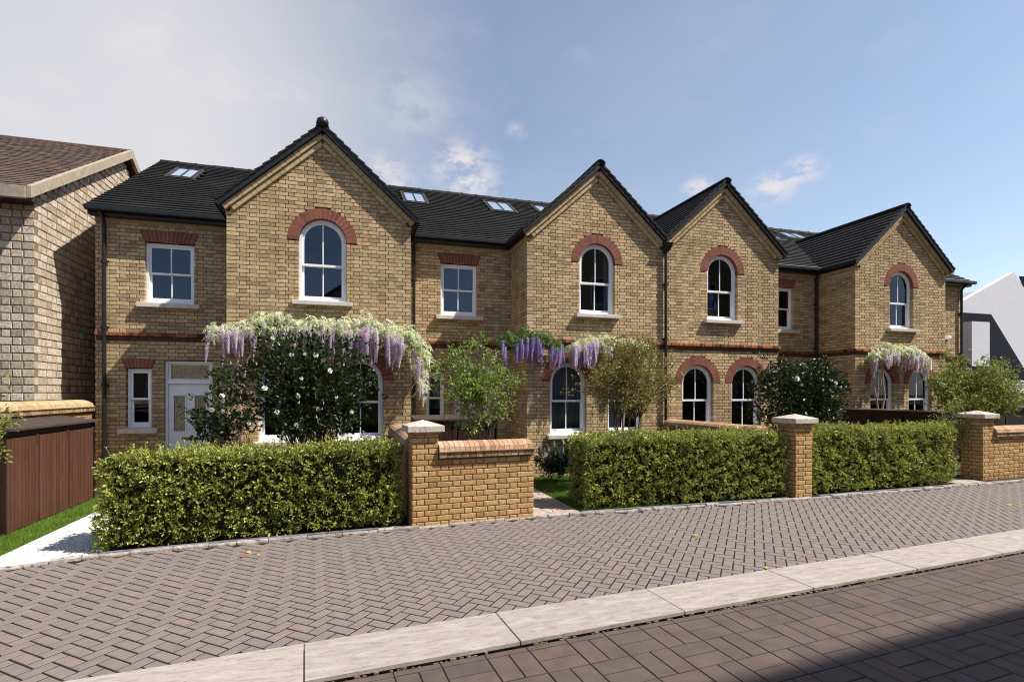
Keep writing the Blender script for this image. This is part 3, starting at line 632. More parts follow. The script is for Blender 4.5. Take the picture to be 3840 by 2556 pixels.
    m.hexa([(mx0+.01, 16.38, 7.97), (mx1-.01, 16.38, 7.97), (mx1-.01, 20.75, 5.31), (mx0+.01, 20.75, 5.31), (mx0+.01, 16.38, 8.012), (mx1-.01, 16.38, 8.012), (mx1-.01, 20.75, 5.352), (mx0+.01, 20.75, 5.352)]); m.build('roof', 'slate_tile', H)
    x = mx0; 
    while x < mx1-.05:
        m = MB(); n = 7; r0_ = .12; wv = random.uniform(-.006, .006)
        fx = lambda u, q, d: (d, u, q)
        sec = [(math.cos(math.pi*i/(n-1)), math.sin(math.pi*i/(n-1))) for i in range(n)]; x1 = min(x+.44, mx1)
        prof = [(16.37+c*r0_, 7.975+wv+s_*r0_*.85) for c, s_ in sec]; inn = [(16.37+c*(r0_-.02), 7.975+wv+s_*(r0_-.02)*.85) for c, s_ in sec]
        m.ring(prof, inn, fx, x, x1-.012)
        prof = [(16.37+c*(r0_+.012), 7.975+wv+s_*(r0_+.012)*.85) for c, s_ in sec]; inn = [(16.37+c*(r0_+.001), 7.975+wv+s_*(r0_+.001)*.85) for c, s_ in sec]
        m.ring(prof, inn, fx, x1-.06, x1-.012); m.build('ridge_tile', 'slate_tile', H); x += .44
    # gutter, fascia over the recess
    g0, g1 = rx0-(.08 if hi == 0 else -.03), rx1+(.26 if hi == 3 else -.03)
    m = MB(); m.box(g0, g1, 11.955, 12.07, 5.325, 5.43); m.build('gutter', 'black_metal', H, bevel=.018)
    m = MB(); m.box(rx0+(0 if hi else -.06), rx1+(.2 if hi == 3 else 0), 12.075, YR-.031, 5.265, 5.42); m.build('fascia', 'black_metal', H)
    # skylights
    for s in sk:
        x0_, x1_, y0_, y1_ = s; f = lambda x, y, d: (x, y-d*.52, zmain(y)+d*.855)
        pl = lambda a, b, c, d_: [(a, c), (a, d_), (b, d_), (b, c)]
        m = MB(); m.ring(pl(x0_-.06, x1_+.06, y0_-.07, y1_+.06), pl(x0_, x1_, y0_, y1_), lambda u, q, d: f(u, q, d), -.02, .045, closed=True); sf = m.build('skylight', 'lead', H)
        m = MB(); xm = (x0_+x1_)/2
        m.ring(pl(x0_, x1_, y0_, y1_), pl(x0_+.03, x1_-.03, y0_+.03, y1_-.03), lambda u, q, d: f(u, q, d), -.02, .058, closed=True); m.ring(pl(xm-.014, xm+.014, y0_+.03, y1_-.03), pl(xm-.002, xm+.002, y0_+.05, y1_-.05), lambda u, q, d: f(u, q, d), 0, .055, closed=True)
        m.build('skylight_frame', 'black_metal', sf)
        for (a, b) in ((x0_+.03, xm-.014), (xm+.014, x1_-.03)):
            m = MB(); m.prism(pl(a, b, y0_+.03, y1_-.03), lambda u, q, d: f(u, q, d), .03, .036); m.build('pane', 'sky_reflection_glass', sf)
    # downpipes
    def pipe(px, py, ztop, hopper=False, swan=None):
        m = MB(); pth = [(px, py, .02), (px, py, ztop)]
        if swan: pth = [(px, py, .02), (px, py, ztop-.18), (px, py-.05, ztop-.10), (px, swan, ztop)]
        m.tube(pth, .036, 10); o = m.build('downpipe', 'pipe_paint', H)
        for zz in (.6, 2.0, 3.12, 4.4):
            m = MB(); m.tube([(px, py, zz-.035), (px, py, zz+.035)], .046, 10); m.box(px-.07, px+.07, py+.022, py+.046, zz-.02, zz+.02); m.build('pipe_collar', 'pipe_paint', o)
        if hopper: m = MB(); m.hexa([(px-.06, py-.05, ztop-.02), (px+.06, py-.05, ztop-.02), (px+.06, py+.04, ztop-.02), (px-.06, py+.04, ztop-.02), (px-.13, py-.13, ztop+.17), (px+.13, py-.13, ztop+.17), (px+.13, py+.04, ztop+.17), (px-.13, py+.04, ztop+.17)]); m.build('hopper', 'black_metal', o)
    if hi == 0: pipe(-4.55, YR-.06, 5.33, swan=12.0)
    if hi == 1: pipe(1.40, YR-.06, 5.33, swan=12.0)
    if hi == 2: pipe(7.15, YF-.06, 5.20, hopper=True); pipe(12.96, YR-.06, 5.33, swan=12.0)
    if hi == 3:
        pipe(18.9, YR-.06, 5.33, swan=12.0)
        m = MB(); m.box(18.25, 18.40, YR-.10, YR-.005, 3.58, 3.66); m.build('security_light', 'white_paint', H, bevel=.01)
# ------------------------------------------------------------------ ground, pavement, kerb, road
EDGE = [(-9, 6.0), (-3.47, 6.86), (-2.65, 7.07), (-1.5, 7.17), (.8, 7.29), (2.6, 7.42), (3.4, 7.40), (7.3, 7.33), (10.8, 7.42), (13.5, 7.52), (22, 7.95), (40, 8.9)]
def edge(x): return float(np.interp(x, [e[0] for e in EDGE], [e[1] for e in EDGE]))
KO = Vector((-.32, 4.205, 0)); KE = Vector((.99722, .07455, 0)); KN = Vector((.07455, -.99722, 0))
def K(a, b, z=0): p = KO+KE*a+KN*b; return (p.x, p.y, z)
def slab(name, pts, z0, z1, m, parent=None, kind='structure'):
    mb = MB(); n = len(pts); mb.v = [(p[0], p[1], z0) for p in pts]+[(p[0], p[1], z1) for p in pts]
    mb.f = [tuple(reversed(range(n))), tuple(range(n, 2*n))]+[(i, (i+1) % n, n+(i+1) % n, n+i) for i in range(n)]
    o = mb.build(name, m, parent)
    if parent is None and kind: o['kind'] = kind
    return o
slab('ground', [(-400, -400), (400, -400), (400, 500), (-400, 500)], -.6, -.12, 'soil')
xs = np.linspace(-8, 24, 33)
pav = slab('pavement', [K(-8, 0), K(25, 0)]+[(x, edge(x)+.02) for x in reversed(xs)], -.115, -.0036, 'joint_sand')
PA = Vector((math.cos(R(48.6)), math.sin(R(48.6)), 0)); PB = Vector((-PA.y, PA.x, 0)); PW = .105
its = []
for k in range(-160, 260):
    for mm_ in range(-60, 60):
        for kind_, (ux, uy, lx, ly) in enumerate(((k+4*mm_, k, 2, 1), (k+4*mm_, k+1, 1, 2))):
            c = PA*((ux+lx/2)*PW)+PB*((uy+ly/2)*PW)
            c = c+Vector((.03, .02, 0))
            if not (-6.5 < c.x < 20): continue
            d = (c-KO).dot(KN)
            if d > .12 or c.y > edge(c.x)-.02: continue
            z = random.uniform(-.0012, .0012)
            U, V = (PA, PB)
            its.append(((c.x, c.y, -.045), tuple((PA*1+Vector((0, 0, random.uniform(-.004, .004)))).normalized()), tuple(PB), Z_, lx*PW-.0140, ly*PW-.0140, .045+z))
pieces(its, 'paver', 'paver_surface', 'paver', pav, 300, lambda c: -(Vector(c)-Vector((1.2, 3.2, 0))).length-(100 if c[0] < -2.3 else 0), cha=.003)
kerb = slab('kerb', [K(-6, 0.01), K(24, 0.01), K(24, .53), K(-6, .53)], -.115, -.03, 'kerb_side')
for k in range(-4, 14):
    a0, a1 = k*1.5+.004, (k+1)*1.5-.004; z = .006+random.uniform(-.002, .002)
    m = MB(); m.hexa([K(a0, .0, -.029), K(a1, .0, -.029), K(a1, .552, -.029), K(a0, .552, -.029), K(a0, .0, z), K(a1, .0, z), K(a1, .552, z), K(a0, .552, z)]); o = m.build('kerb_stone', 'kerb_granite', kerb, bevel=.004)
road = slab('road', [K(-14, .56), K(40, .56), (45, -1.3), (-16, -1.3)], -.115, -.0405, 'joint_sand')
its = []; MOD = .325; RW = .16
for i in range(-9, 34):
    a = i*MOD-.09; its.append((K(a+MOD/2, .60, -.07), tuple(KE), tuple(-KN), Z_, MOD-.006, .058, .035))
    for j in range(0, 8):
        b = .635+j*MOD; z = lambda: random.uniform(-.0015, .0015)
        if (i+j) % 2: 
            for q in (0, 1): its.append((K(a+MOD/2, b+(q+.5)*MOD/2, -.07), tuple(KE), tuple(-KN), Z_, MOD-.009, MOD/2-.009, .035+z()))
        else:
            for q in (0, 1): its.append((K(a+(q+.5)*MOD/2, b+MOD/2, -.07), tuple(KE), tuple(-KN), Z_, MOD/2-.009, MOD-.009, .035+z()))
pieces(its, 'road_paver', 'road_surface', 'road_paver', road, 300, lambda c: -(Vector(c)-Vector((3.2, 3.0, 0))).length, cha=.003)
# debris line between the kerb and the road
m = MB()
for i in range(260):
    a = random.uniform(-1, 11); s = random.uniform(.006, .018); p = K(a, .556+random.uniform(0, .018), -.036); m.box(p[0]-s, p[0]+s, p[1]-s*.5, p[1]+s*.5, -.045, -.034+s*.5)
tag(m.build('debris', 'kerb_side'), kind='stuff')
# garden ground
gb = slab('garden_bed', [(x, edge(x)+.16) for x in np.linspace(-2.75, 24, 28)]+[(24, 12.24), (-2.75, 12.24)], -.115, .0, 'soil')
gp = slab('gravel_path', [(-3.765, edge(-3.76)+.03), (-2.76, edge(-2.8)+.03), (-2.76, 12.24), (-3.74, 12.24)], -.115, .012, 'white_gravel')
n = 9000; P = np.stack([RNG.uniform(-3.74, -2.78, n), 6.95+(12.2-6.95)*RNG.random(n)**1.5, np.full(n, .012)], 1); its = []
def pebbles(P, smin, smax, name, m, parent):
    n = len(P); s = RNG.uniform(smin, smax, n)[:, None]; a = RNG.uniform(0, math.pi, n); u = np.stack([np.cos(a), np.sin(a), np.zeros(n)], 1); v = np.stack([-np.sin(a), np.cos(a), np.zeros(n)], 1); w_ = np.array([[0, 0, 1.]])
    V = np.stack([P-u*s, P-v*s*.7, P+u*s, P+v*s*.7, P+w_*s*.6+u*s*.2], 1); F = np.array([(0, 1, 4), (1, 2, 4), (2, 3, 4), (3, 0, 4)])[None]+(np.arange(n)*5)[:, None, None]
    o = np_mesh(name, V.reshape(-1, 3), F.reshape(-1, 3), m, parent); return o
P = P[P[:, 1] > np.array([edge(x) for x in P[:, 0]])+.05]
pebbles(P, .008, .018, 'pebbles', 'pebble', gp)['kind'] = 'stuff'
gs = slab('grass_verge', [(-9, edge(-9)+.03), (-3.77, edge(-3.77)+.03), (-3.745, 12.24), (-9, 12.24)], -.115, .0, 'grass_soil')
def grass(name, P, hmin, hmax, parent, m='grass'):
    n = len(P); a = RNG.uniform(0, 2*math.pi, n); h = RNG.uniform(hmin, hmax, n)[:, None]; wd = .0028
    u = np.stack([np.cos(a), np.sin(a), np.zeros(n)], 1)*wd; l = np.stack([RNG.normal(0, .4, n), RNG.normal(0, .4, n), np.ones(n)], 1)
    V = np.stack([P-u, P+u, P+l*h], 1); o = np_mesh(name, V.reshape(-1, 3), np.arange(3*n).reshape(-1, 3), m, parent); o['kind'] = 'stuff'; return o
n = 26000; P = np.stack([RNG.uniform(-4.25, -3.76, n), RNG.uniform(7.0, 11.2, n), np.zeros(n)], 1); P2 = np.stack([RNG.uniform(-5.2, -4.2, 9000), RNG.uniform(7.0, 8.6, 9000), np.zeros(9000)], 1)
P = np.concatenate([P, P2]); P[:, 0] += RNG.normal(0, .012, len(P)); grass('grass', P, .02, .05, gs)
# edging stones along the pavement
es = slab('edging', [(x, edge(x)+.0) for x in xs]+[(x, edge(x)+.05) for x in reversed(xs)], -.115, .004, 'kerb_side')
x = -6.0
while x < 19:
    ln = random.uniform(.20, .46); x1 = x+ln; wd = random.uniform(.045, .075); hh = random.uniform(.022, .045); j = lambda s=.006: random.uniform(-s, s)
    nseg = 5; rows = []
    for i in range(nseg+1):
        t = i/nseg; xx = x+.004+(ln-.012)*t; y0 = edge(xx)-.012+j(.008); y1 = edge(xx)+wd+j(.005); k_ = .006 if i in (0, nseg) else 0
        rows.append([(xx, y0+k_, -.03), (xx, y0+.004+k_, hh-.014+j(.004)), (xx, y0+.018, hh+j(.004)), (xx, y1-.012, hh+j(.004)), (xx, y1, -.03)])
    m = MB(); m.v = [p for r_ in rows for p in r_]
    for i in range(nseg):
        for q in range(4): b = i*5+q; m.f.append((b, b+1, b+6, b+5))
    m.f += [(0, 1, 2, 3, 4), tuple(nseg*5+q for q in (4, 3, 2, 1, 0))]
    m.build('edging_stone', 'edging_stone', es); x = x1
st_ = MB()
for (a, b) in ((-2.72, .74), (3.42, 7.3), (8.0, 11.8)):
    xx = np.linspace(a, b, 9)
    for i in range(8): st_.hexa([(xx[i], edge(xx[i])+.085, -.03), (xx[i+1], edge(xx[i+1])+.085, -.03), (xx[i+1], edge(xx[i+1])+.15, -.03), (xx[i], edge(xx[i])+.15, -.03), (xx[i], edge(xx[i])+.085, .03), (xx[i+1], edge(xx[i+1])+.085, .03), (xx[i+1], edge(xx[i+1])+.15, .03), (xx[i], edge(xx[i])+.15, .03)])
o = st_.build('edging_strip', 'slate_strip'); o['kind'] = 'structure'
# flagged garden path, right-hand path and the lawn
def flag_path(name, x0, x1, y0, y1, nx, ny):
    base_ = slab(name, [(x0, y0), (x1, y0+.0), (x1, y1), (x0, y1)], .001, .010, 'mortar'); G = {}
    for i in range(nx+1):
        for j in range(ny+1):
            jx = 0 if i in (0, nx) else random.uniform(-.3, .3); jy = 0 if j in (0, ny) else random.uniform(-.33, .33)
            G[i, j] = ((x0+(x1-x0)*(i+jx)/nx), y0+(y1-y0)*(j+jy)/ny)
    for i in range(nx):
        for j in range(ny):
            q = [G[i, j], G[i+1, j], G[i+1, j+1], G[i, j+1]]; cx = sum(p[0] for p in q)/4; cy = sum(p[1] for p in q)/4
            tri = [q] if random.random() < .6 else [[q[0], q[1], q[2]], [q[0], q[2], q[3]]]
            for t in tri:
                cx = sum(p[0] for p in t)/len(t); cy = sum(p[1] for p in t)/len(t); t = [(cx+(p[0]-cx)*.955, cy+(p[1]-cy)*.955) for p in t]
                z = .020+random.uniform(-.002, .002); m = MB(); k = len(t); m.prism(t, lambda u, q_, d: (u, q_, d), .008, z); m.build('paving_stone', 'flagstone', base_)
    return base_
flag_path('garden_path', 2.62, 3.40, 7.47, 12.2, 3, 13)
flag_path('side_path', 11.75, 12.52, 7.60, 11.0, 3, 9)
ln_ = slab('lawn', [(3.42, 7.60), (7.05, 7.60), (7.05, 10.95), (3.42, 10.95)], .001, .008, 'grass_soil')
n = 42000; P = np.stack([RNG.uniform(3.41, 5.2, n), 7.6+RNG.random(n)**1.2*3.3, np.full(n, .006)], 1); grass('grass', P, .02, .05, ln_)
ln2 = slab('lawn', [(13.4, 8.3), (24, 8.3), (24, 10.9), (13.4, 10.9)], .001, .008, 'grass_soil')

# ------------------------------------------------------------------ brick piers and garden walls
def masonry(name, label, cat, O, U, piers, walls, group=None, coping=True, copm='coping_brick'):
    """piers: (u0, u1, depth, height); walls: (u0, u1, thickness, height) on a front line from O along U"""
    O = Vector(O); U = Vector(U).normalized(); Bk = Vector((-U.y, U.x, 0)); M = root(name, tuple(O), label, cat, group)
    P3 = lambda u, d, z: tuple(O+U*u+Bk*d+Vector((0, 0, z)))
    its = []; core = MB(); CO = .0772; allp = [(u0, u1, d, h, True) for u0, u1, d, h in piers]+[(u0, u1, d, h, False) for u0, u1, d, h in walls]
    fr = lambda z: sorted([(u0, u1) for u0, u1, d, h, p in allp if z < h])
    def merged(z):
        r_ = []
        for a, b in fr(z):
            if r_ and a-r_[-1][1] < .02: r_[-1] = (r_[-1][0], b)
            else: r_.append((a, b))
        return r_
    hm = max(p[3] for p in allp)
    its += wall_items(tuple(O), tuple(U), tuple(-Bk), merged, 0, hm, course=CO, depth=.045)
    for u0, u1, d, h, isp in allp:
        q = .052; m_ = [P3(u0+q, q, .0), P3(u1-q, q, 0), P3(u1-q, d-q, 0), P3(u0+q, d-q, 0), P3(u0+q, q, h-.01), P3(u1-q, q, h-.01), P3(u1-q, d-q, h-.01), P3(u0+q, d-q, h-.01)]
        core.hexa([P3(u0+.008, .008, 0), P3(u1-.008, .008, 0), P3(u1-.008, d-.008, 0), P3(u0+.008, d-.008, 0), P3(u0+.008, .008, h-.004), P3(u1-.008, .008, h-.004), P3(u1-.008, d-.008, h-.004), P3(u0+.008, d-.008, h-.004)])
        its += wall_items(P3(u0, 0, 0), tuple(Bk), tuple(-U), lambda z: [(.047, d-.047)], 0, h, course=CO, depth=.045, phase=.04)
        its += wall_items(P3(u1, 0, 0), tuple(Bk), tuple(U), lambda z: [(.047, d-.047)], 0, h, course=CO, depth=.045, phase=.04)
        its += wall_items(P3(0, d, 0), tuple(U), tuple(Bk), lambda z: [(u0, u1)], 0, h, course=CO, depth=.045)
        if isp:
            m = MB(); e = .022; m.hexa([P3(u0-e, -e, h), P3(u1+e, -e, h), P3(u1+e, d+e, h), P3(u0-e, d+e, h), P3(u0-e, -e, h+.032), P3(u1+e, -e, h+.032), P3(u1+e, d+e, h+.032), P3(u0-e, d+e, h+.032)]); m.build('neck_course', 'stained_brick', M)
            m = MB(); e = .070; z0 = h+.033; z1 = z0+.085; z2 = z1+.075; cu, cd = (u0+u1)/2, d/2
            v = [P3(u0-e, -e, z0), P3(u1+e, -e, z0), P3(u1+e, d+e, z0), P3(u0-e, d+e, z0), P3(u0-e, -e, z1), P3(u1+e, -e, z1), P3(u1+e, d+e, z1), P3(u0-e, d+e, z1), P3(cu, cd, z2)]
            m.v = v; m.f = [(0, 3, 2, 1), (0, 1, 5, 4), (1, 2, 6, 5), (2, 3, 7, 6), (3, 0, 4, 7), (4, 5, 8), (5, 6, 8), (6, 7, 8), (7, 4, 8)]; m.build('pier_cap', 'cap_stone', M, bevel=.005)
        elif coping:
            ci = []; a = u0+.003; e = .060
            while a < u1-.02:
                ln = min(.106, u1-a); 
                if u1-(a+ln) < .04: ln = u1-a
                ci.append((P3(a+ln/2, d/2, h+.001), tuple(U), tuple(Bk), Z_, ln-.008, d+2*e-.012, .078)); a += ln
            pieces(ci, 'course_brick', 'course_brickwork', 'stained_brick', M, 300, cha=.006)
            m = MB(); m.hexa([P3(u0, -e-.012, h+.080), P3(u1, -e-.012, h+.080), P3(u1, d+e+.012, h+.080), P3(u0, d+e+.012, h+.080), P3(u0, -e-.012, h+.092), P3(u1, -e-.012, h+.092), P3(u1, d+e+.012, h+.092), P3(u0, d+e+.012, h+.092)]); m.build('coping_tile', copm, M)
            key = ('cop', round(d, 3), copm)
            if key not in MESHC:
                m = MB(); n_ = 9; rr = d/2+e-.005; sec = [(-rr*math.cos(math.pi*i/(n_-1)), .125*math.sin(math.pi*i/(n_-1))**.8) for i in range(n_)]
                m.prism(sec, lambda u, q_, dd: (dd, u, q_), -.034, .034); me = bpy.data.meshes.new('coping_brick'); me.from_pydata(m.v, [], m.f); me.update(); me.materials.append(MATS[copm]); MESHC[key] = me
            a = u0+.038; ra = math.atan2(U.y, U.x)
            while a < u1-.03:
                link('coping_brick', MESHC[key], M, P3(a, d/2, h+.0925+random.uniform(-.002, .002)), (0, 0, ra)); a += .0735
    core.build('core', 'dark_mortar', M)
    pieces(fix_handed(its), 'brick', 'brickwork', 'wall_brick', M, 300, cha=.006)
    return M
masonry('garden_wall', 'low yellow brick wall with a capped pier at its left end, between first hedge and path', 'wall', (.815, 7.315, 0), (1, .066, 0), [(0, .365, .37, 1.28)], [(.366, 1.795, .30, .95)])
masonry('brick_pier', 'square brick pier with pale cap standing between the two right hedges', 'pier', (7.46, 7.447, 0), (1, .03, 0), [(0, .38, .40, 1.28)], [])
masonry('garden_wall', 'rightmost brick pier and wall, wall running out of the picture to the right', 'wall', (12.71, 7.79, 0), (1, .05, 0), [(0, .37, .42, 1.28)], [(.371, 6.0, .30, .92)])
masonry('party_wall', 'brick party wall with rounded coping running back behind the left pier', 'wall', (1.10, 7.70, 0), (0, 1, 0), [], [(0, 3.28, .29, 1.02)])
masonry('party_wall', 'brick party wall with rounded coping running back behind the middle pier', 'wall', (7.42, 7.86, 0), (0, 1, 0), [], [(0, 3.12, .29, 1.02)])
masonry('boundary_wall', 'coped yellow brick wall behind the brown bin store at far left', 'wall', (-4.76, 7.6, 0), (0, 1, 0), [], [(0, 4.62, .29, 1.50)], copm='verge_brick')

# ------------------------------------------------------------------ bin stores
def bin_store(label, O, U, doors, h, d, face='brown_wood', nsl=9, lidb=.085):
    O = Vector(O); U = Vector(U).normalized(); Bk = Vector((-U.y, U.x, 0)); M = root('bin_store', tuple(O), label, 'bin store')
    P3 = lambda u, dd, z: tuple(O+U*u+Bk*dd+Vector((0, 0, z)))
    def hx(u0, u1, d0, d1, z0, z1, zb=None): zb = zb if zb is not None else z1; return [P3(u0, d0, z0), P3(u1, d0, z0), P3(u1, d1, z0), P3(u0, d1, z0), P3(u0, d0, z1), P3(u1, d0, z1), P3(u1, d1, zb), P3(u0, d1, zb)]
    Lt = doors[-1][1]+.04
    m = MB(); m.hexa(hx(0, Lt, .06, d, .02, h-.04, h-.04+lidb)); m.build('carcass', 'dark_wood', M)
    m = MB(); m.hexa(hx(-.02, .0, 0, d, .02, h-.03)).hexa(hx(Lt, Lt+.02, 0, d, .02, h-.03)); m.build('end_panel', 'dark_wood', M)
    m = MB(); m.v = []; v = [P3(-.05, -.06, h-.03), P3(Lt+.05, -.06, h-.03), P3(Lt+.05, d, h-.03+lidb), P3(-.05, d, h-.03+lidb)]; m.hexa(v+[(p[0], p[1], p[2]+.03) for p in v]); m.build('lid', 'lid_wood', M)
    m = MB(); m.hexa(hx(0, Lt, .022, .06, h-.12, h-.032)); m.build('top_rail', 'dark_wood', M)
    for (a, b) in doors:
        m = MB(); m.hexa(hx(a, b, .03, .058, .03, h-.125)); dr = m.build('door', 'dark_wood', M); w_ = (b-a)/nsl
        for i in range(nsl):
            m = MB(); m.hexa(hx(a+i*w_+.004, a+(i+1)*w_-.004, .004, .030, .035, h-.13)); m.build('slat', face, dr)
        m = MB(); m.tube([P3(b-.06, -.0, h-.115), P3(b-.045, -.035, h-.13), P3(b-.045, -.03, h-.19), P3(b-.06, -.0, h-.205)], .006, 5); m.build('handle', 'lead', dr)
    return M
bin_store('reddish brown slatted bin store with three doors and dark lid at far left', (-4.23, 8.47, 0), (0, 1, 0), [(.02, .75), (.78, 1.60), (1.63, 2.44)], 1.38, .50)
bin_store('dark bin store with brown lid behind the green shrub', (1.16, 9.62, 0), (1, 0, 0), [(.02, .72), (.75, 1.44)], 1.375, .62, face='dark_wood', lidb=.05)
b3 = bin_store('long dark bin store behind the right hedge, below the white wisteria', (12.56, 10.95, 0), (0, -1, 0), [(.02, .78), (.81, 1.57), (1.60, 2.32)], 1.43, .5, face='dark_wood', lidb=.01)
bin_store('dark bin store at the right edge below the brown fence', (15.6, 9.6, 0), (1, .0, 0), [(.02, .9), (.93, 1.8), (1.83, 2.8)], 1.47, .5, face='dark_wood', lidb=.02)
F_ = root('fence', (16.5, 11.6, 0), 'brown close-boarded fence at the right edge behind the bin store', 'fence')
for i in range(46):
    m = MB(); a = 15.2+i*.13; m.box(a, a+.122, 11.2+.006*(i % 2), 11.222+.006*(i % 2), .02, 1.84+.004*(i % 3)); m.build('fence_board', 'brown_wood', F_)

# ------------------------------------------------------------------ the building on the left
NB = root('brick_building', (-9.5, 15.6, 0), 'tall building of pale rough blocks with brown shingle roof at far left', 'building')
mb = MB(); its = []
its += wall_items((0, 11.64, 0), X_, (0, -1, 0), lambda z: [(-13.5, -5.40)], 0, 5.30, course=.142, st=.17, hd=.115, jn=.022, depth=.12, mb=mb, jit=.006)
gsp = lambda z: [(11.64+.122, 19.6)] if z < 5.3 else [(15.62-(7.66-z)/.578, 15.62+(7.66-z)/.578)]
its += wall_items((-5.40, 0, 0), Y_, (1, 0, 0), gsp, 0, 7.6, course=.142, st=.19, hd=.12, jn=.022, depth=.12, mb=mb, jit=.006)
mb.box(-13.5, -5.6, 19.4, 19.6, 0, 5.3); mb.box(-13.5, -13.3, 11.7, 19.5, 0, 5.3); mb.build('wall', 'block_mortar', NB)
def nscore(c):
    if c[2] < 1.6 or c[0] < -7.6: return -1e7-Vector(c).length
    return -(Vector(c)-CAM).length
pieces(fix_handed(its), 'wall_block', 'blockwork', 'block_cream', NB, 300, nscore, cha=.005)
U = Vector((1, 0, 0)); V = Vector((0, 1, .571)).normalized(); W = U.cross(V); its = []; g = .15; L_ = math.sqrt(1+.571**2); tv = (V-W*.09).normalized(); tw_ = U.cross(tv)
def zn(y): return 5.40+.571*(y-11.19)
for r_ in range(int(4.43*L_/g)+1):
    y = 11.19+(r_+.5)*g/L_
    for i in range(42):
        x = -5.24-.5*.21+.0-(i+(.5 if r_ % 2 else 0))*.21
        if y > 15.62: continue
        c = Vector((x, y, zn(y)))-W*.014+Vector((0, 0, random.uniform(-.003, .004))); its.append((tuple(c), tuple(U), tuple(tv), tuple(tw_), .203, g+.03, .026))
pieces(its, 'roof_shingle', 'shingling', 'brown_shingle', NB, 300, cha=.003)
m = MB(); m.hexa([(-13.9, 11.2, 5.30), (-5.3, 11.2, 5.30), (-5.3, 15.62, 7.82), (-13.9, 15.62, 7.82), (-13.9, 11.2, 5.375), (-5.3, 11.2, 5.375), (-5.3, 15.62, 7.9), (-13.9, 15.62, 7.9)])
m.hexa([(-13.9, 15.63, 7.82), (-5.3, 15.63, 7.82), (-5.3, 20.0, 5.32), (-13.9, 20.0, 5.32), (-13.9, 15.63, 7.9), (-5.3, 15.63, 7.9), (-5.3, 20.0, 5.40), (-13.9, 20.0, 5.40)]); m.build('roof', 'brown_shingle', NB)
xf = lambda u, q, d: (d, u, q)
m = MB(); m.prism([(11.15, 5.19), (15.62, 7.745), (15.62, 7.955), (11.15, 5.40)], xf, -5.295, -5.22); m.build('verge_board', 'concrete_fascia', NB, bevel=.004)
m = MB(); m.prism([(15.622, 7.745), (20.1, 5.19), (20.1, 5.40), (15.622, 7.955)], xf, -5.295, -5.22); m.build('verge_board', 'concrete_fascia', NB, bevel=.004)
m = MB(); m.box(-13.9, -5.30, 11.13, 11.21, 5.18, 5.385); m.build('eaves_board', 'concrete_fascia', NB, bevel=.004)
m = MB(); m.box(-13.8, -5.42, 11.215, 11.635, 5.20, 5.235); m.build('soffit', 'dark_wood', NB)
m = MB(); m.tube([(-13.9, 15.62, 7.93), (-5.25, 15.62, 7.93)], .035, 8); m.build('ridge', 'brown_shingle', NB)

# ------------------------------------------------------------------ white buildings on the right
WB = root('white_building', (30, 19.5, 0), 'large white rendered gabled building at the far right edge', 'building')
m = MB(); fy = lambda u, q, d: (u, d, q)
m.prism([(24.5, 0), (35.2, 0), (35.2, 4.2), (31.58, 7.84), (24.5, 4.63)], fy, 18.0, 18.3); m.build('gable_wall', 'white_render', WB)
m = MB(); m.hexa([(35.3, 18.32, 3.2), (44, 18.32, 3.2), (44, 20.2, 8.30), (35.85, 20.2, 8.30), (35.3, 18.32, 3.28), (44, 18.32, 3.28), (44, 20.2, 8.38), (35.85, 20.2, 8.38)]); m.build('roof', 'distant_slate', WB)
m = MB(); m.box(24.6, 31.5, 18.32, 24, 0, 4.2); m.build('side_wall', 'white_render', WB)
m = MB(); m.prism([(35, 3), (35, 7.77), (44, 9.36), (44, 3)], fy, 24.1, 24.3); m.build('rear_wall', 'white_render', WB)
LW_ = root('lean_to_building', (28, 16.5, 0), 'low building with dark slate roof and a white square chimney, before the white gable', 'building')
def roofp(y): return 2.45+(y-14.6)*(5.55-2.45)/(17.4-14.6)
n = 15
m = MB(); m.hexa([(19.6, 14.6, 2.35), (26.6, 14.6, 2.35), (28.95, 17.4, 5.48), (19.6, 17.4, 5.48), (19.6, 14.6, 2.42), (26.6, 14.6, 2.42), (28.95, 17.4, 5.55), (19.6, 17.4, 5.55)]); m.build('roof', 'distant_slate', LW_)
m = MB(); m.box(19.7, 27.5, 15.0, 17.3, 0, 2.32); m.build('wall', 'white_render', LW_)
m = MB(); m.box(23.92, 24.95, 15.05, 16.4, 2.2, 4.72); m.build('chimney', 'white_render', LW_)
WW = MB(); WW.box(19.6, 34, 12.6, 12.8, 0, 2.22); tag(WW.build('white_wall', 'white_render'), 'low white rendered wall above the brown fence at the right edge', 'wall')

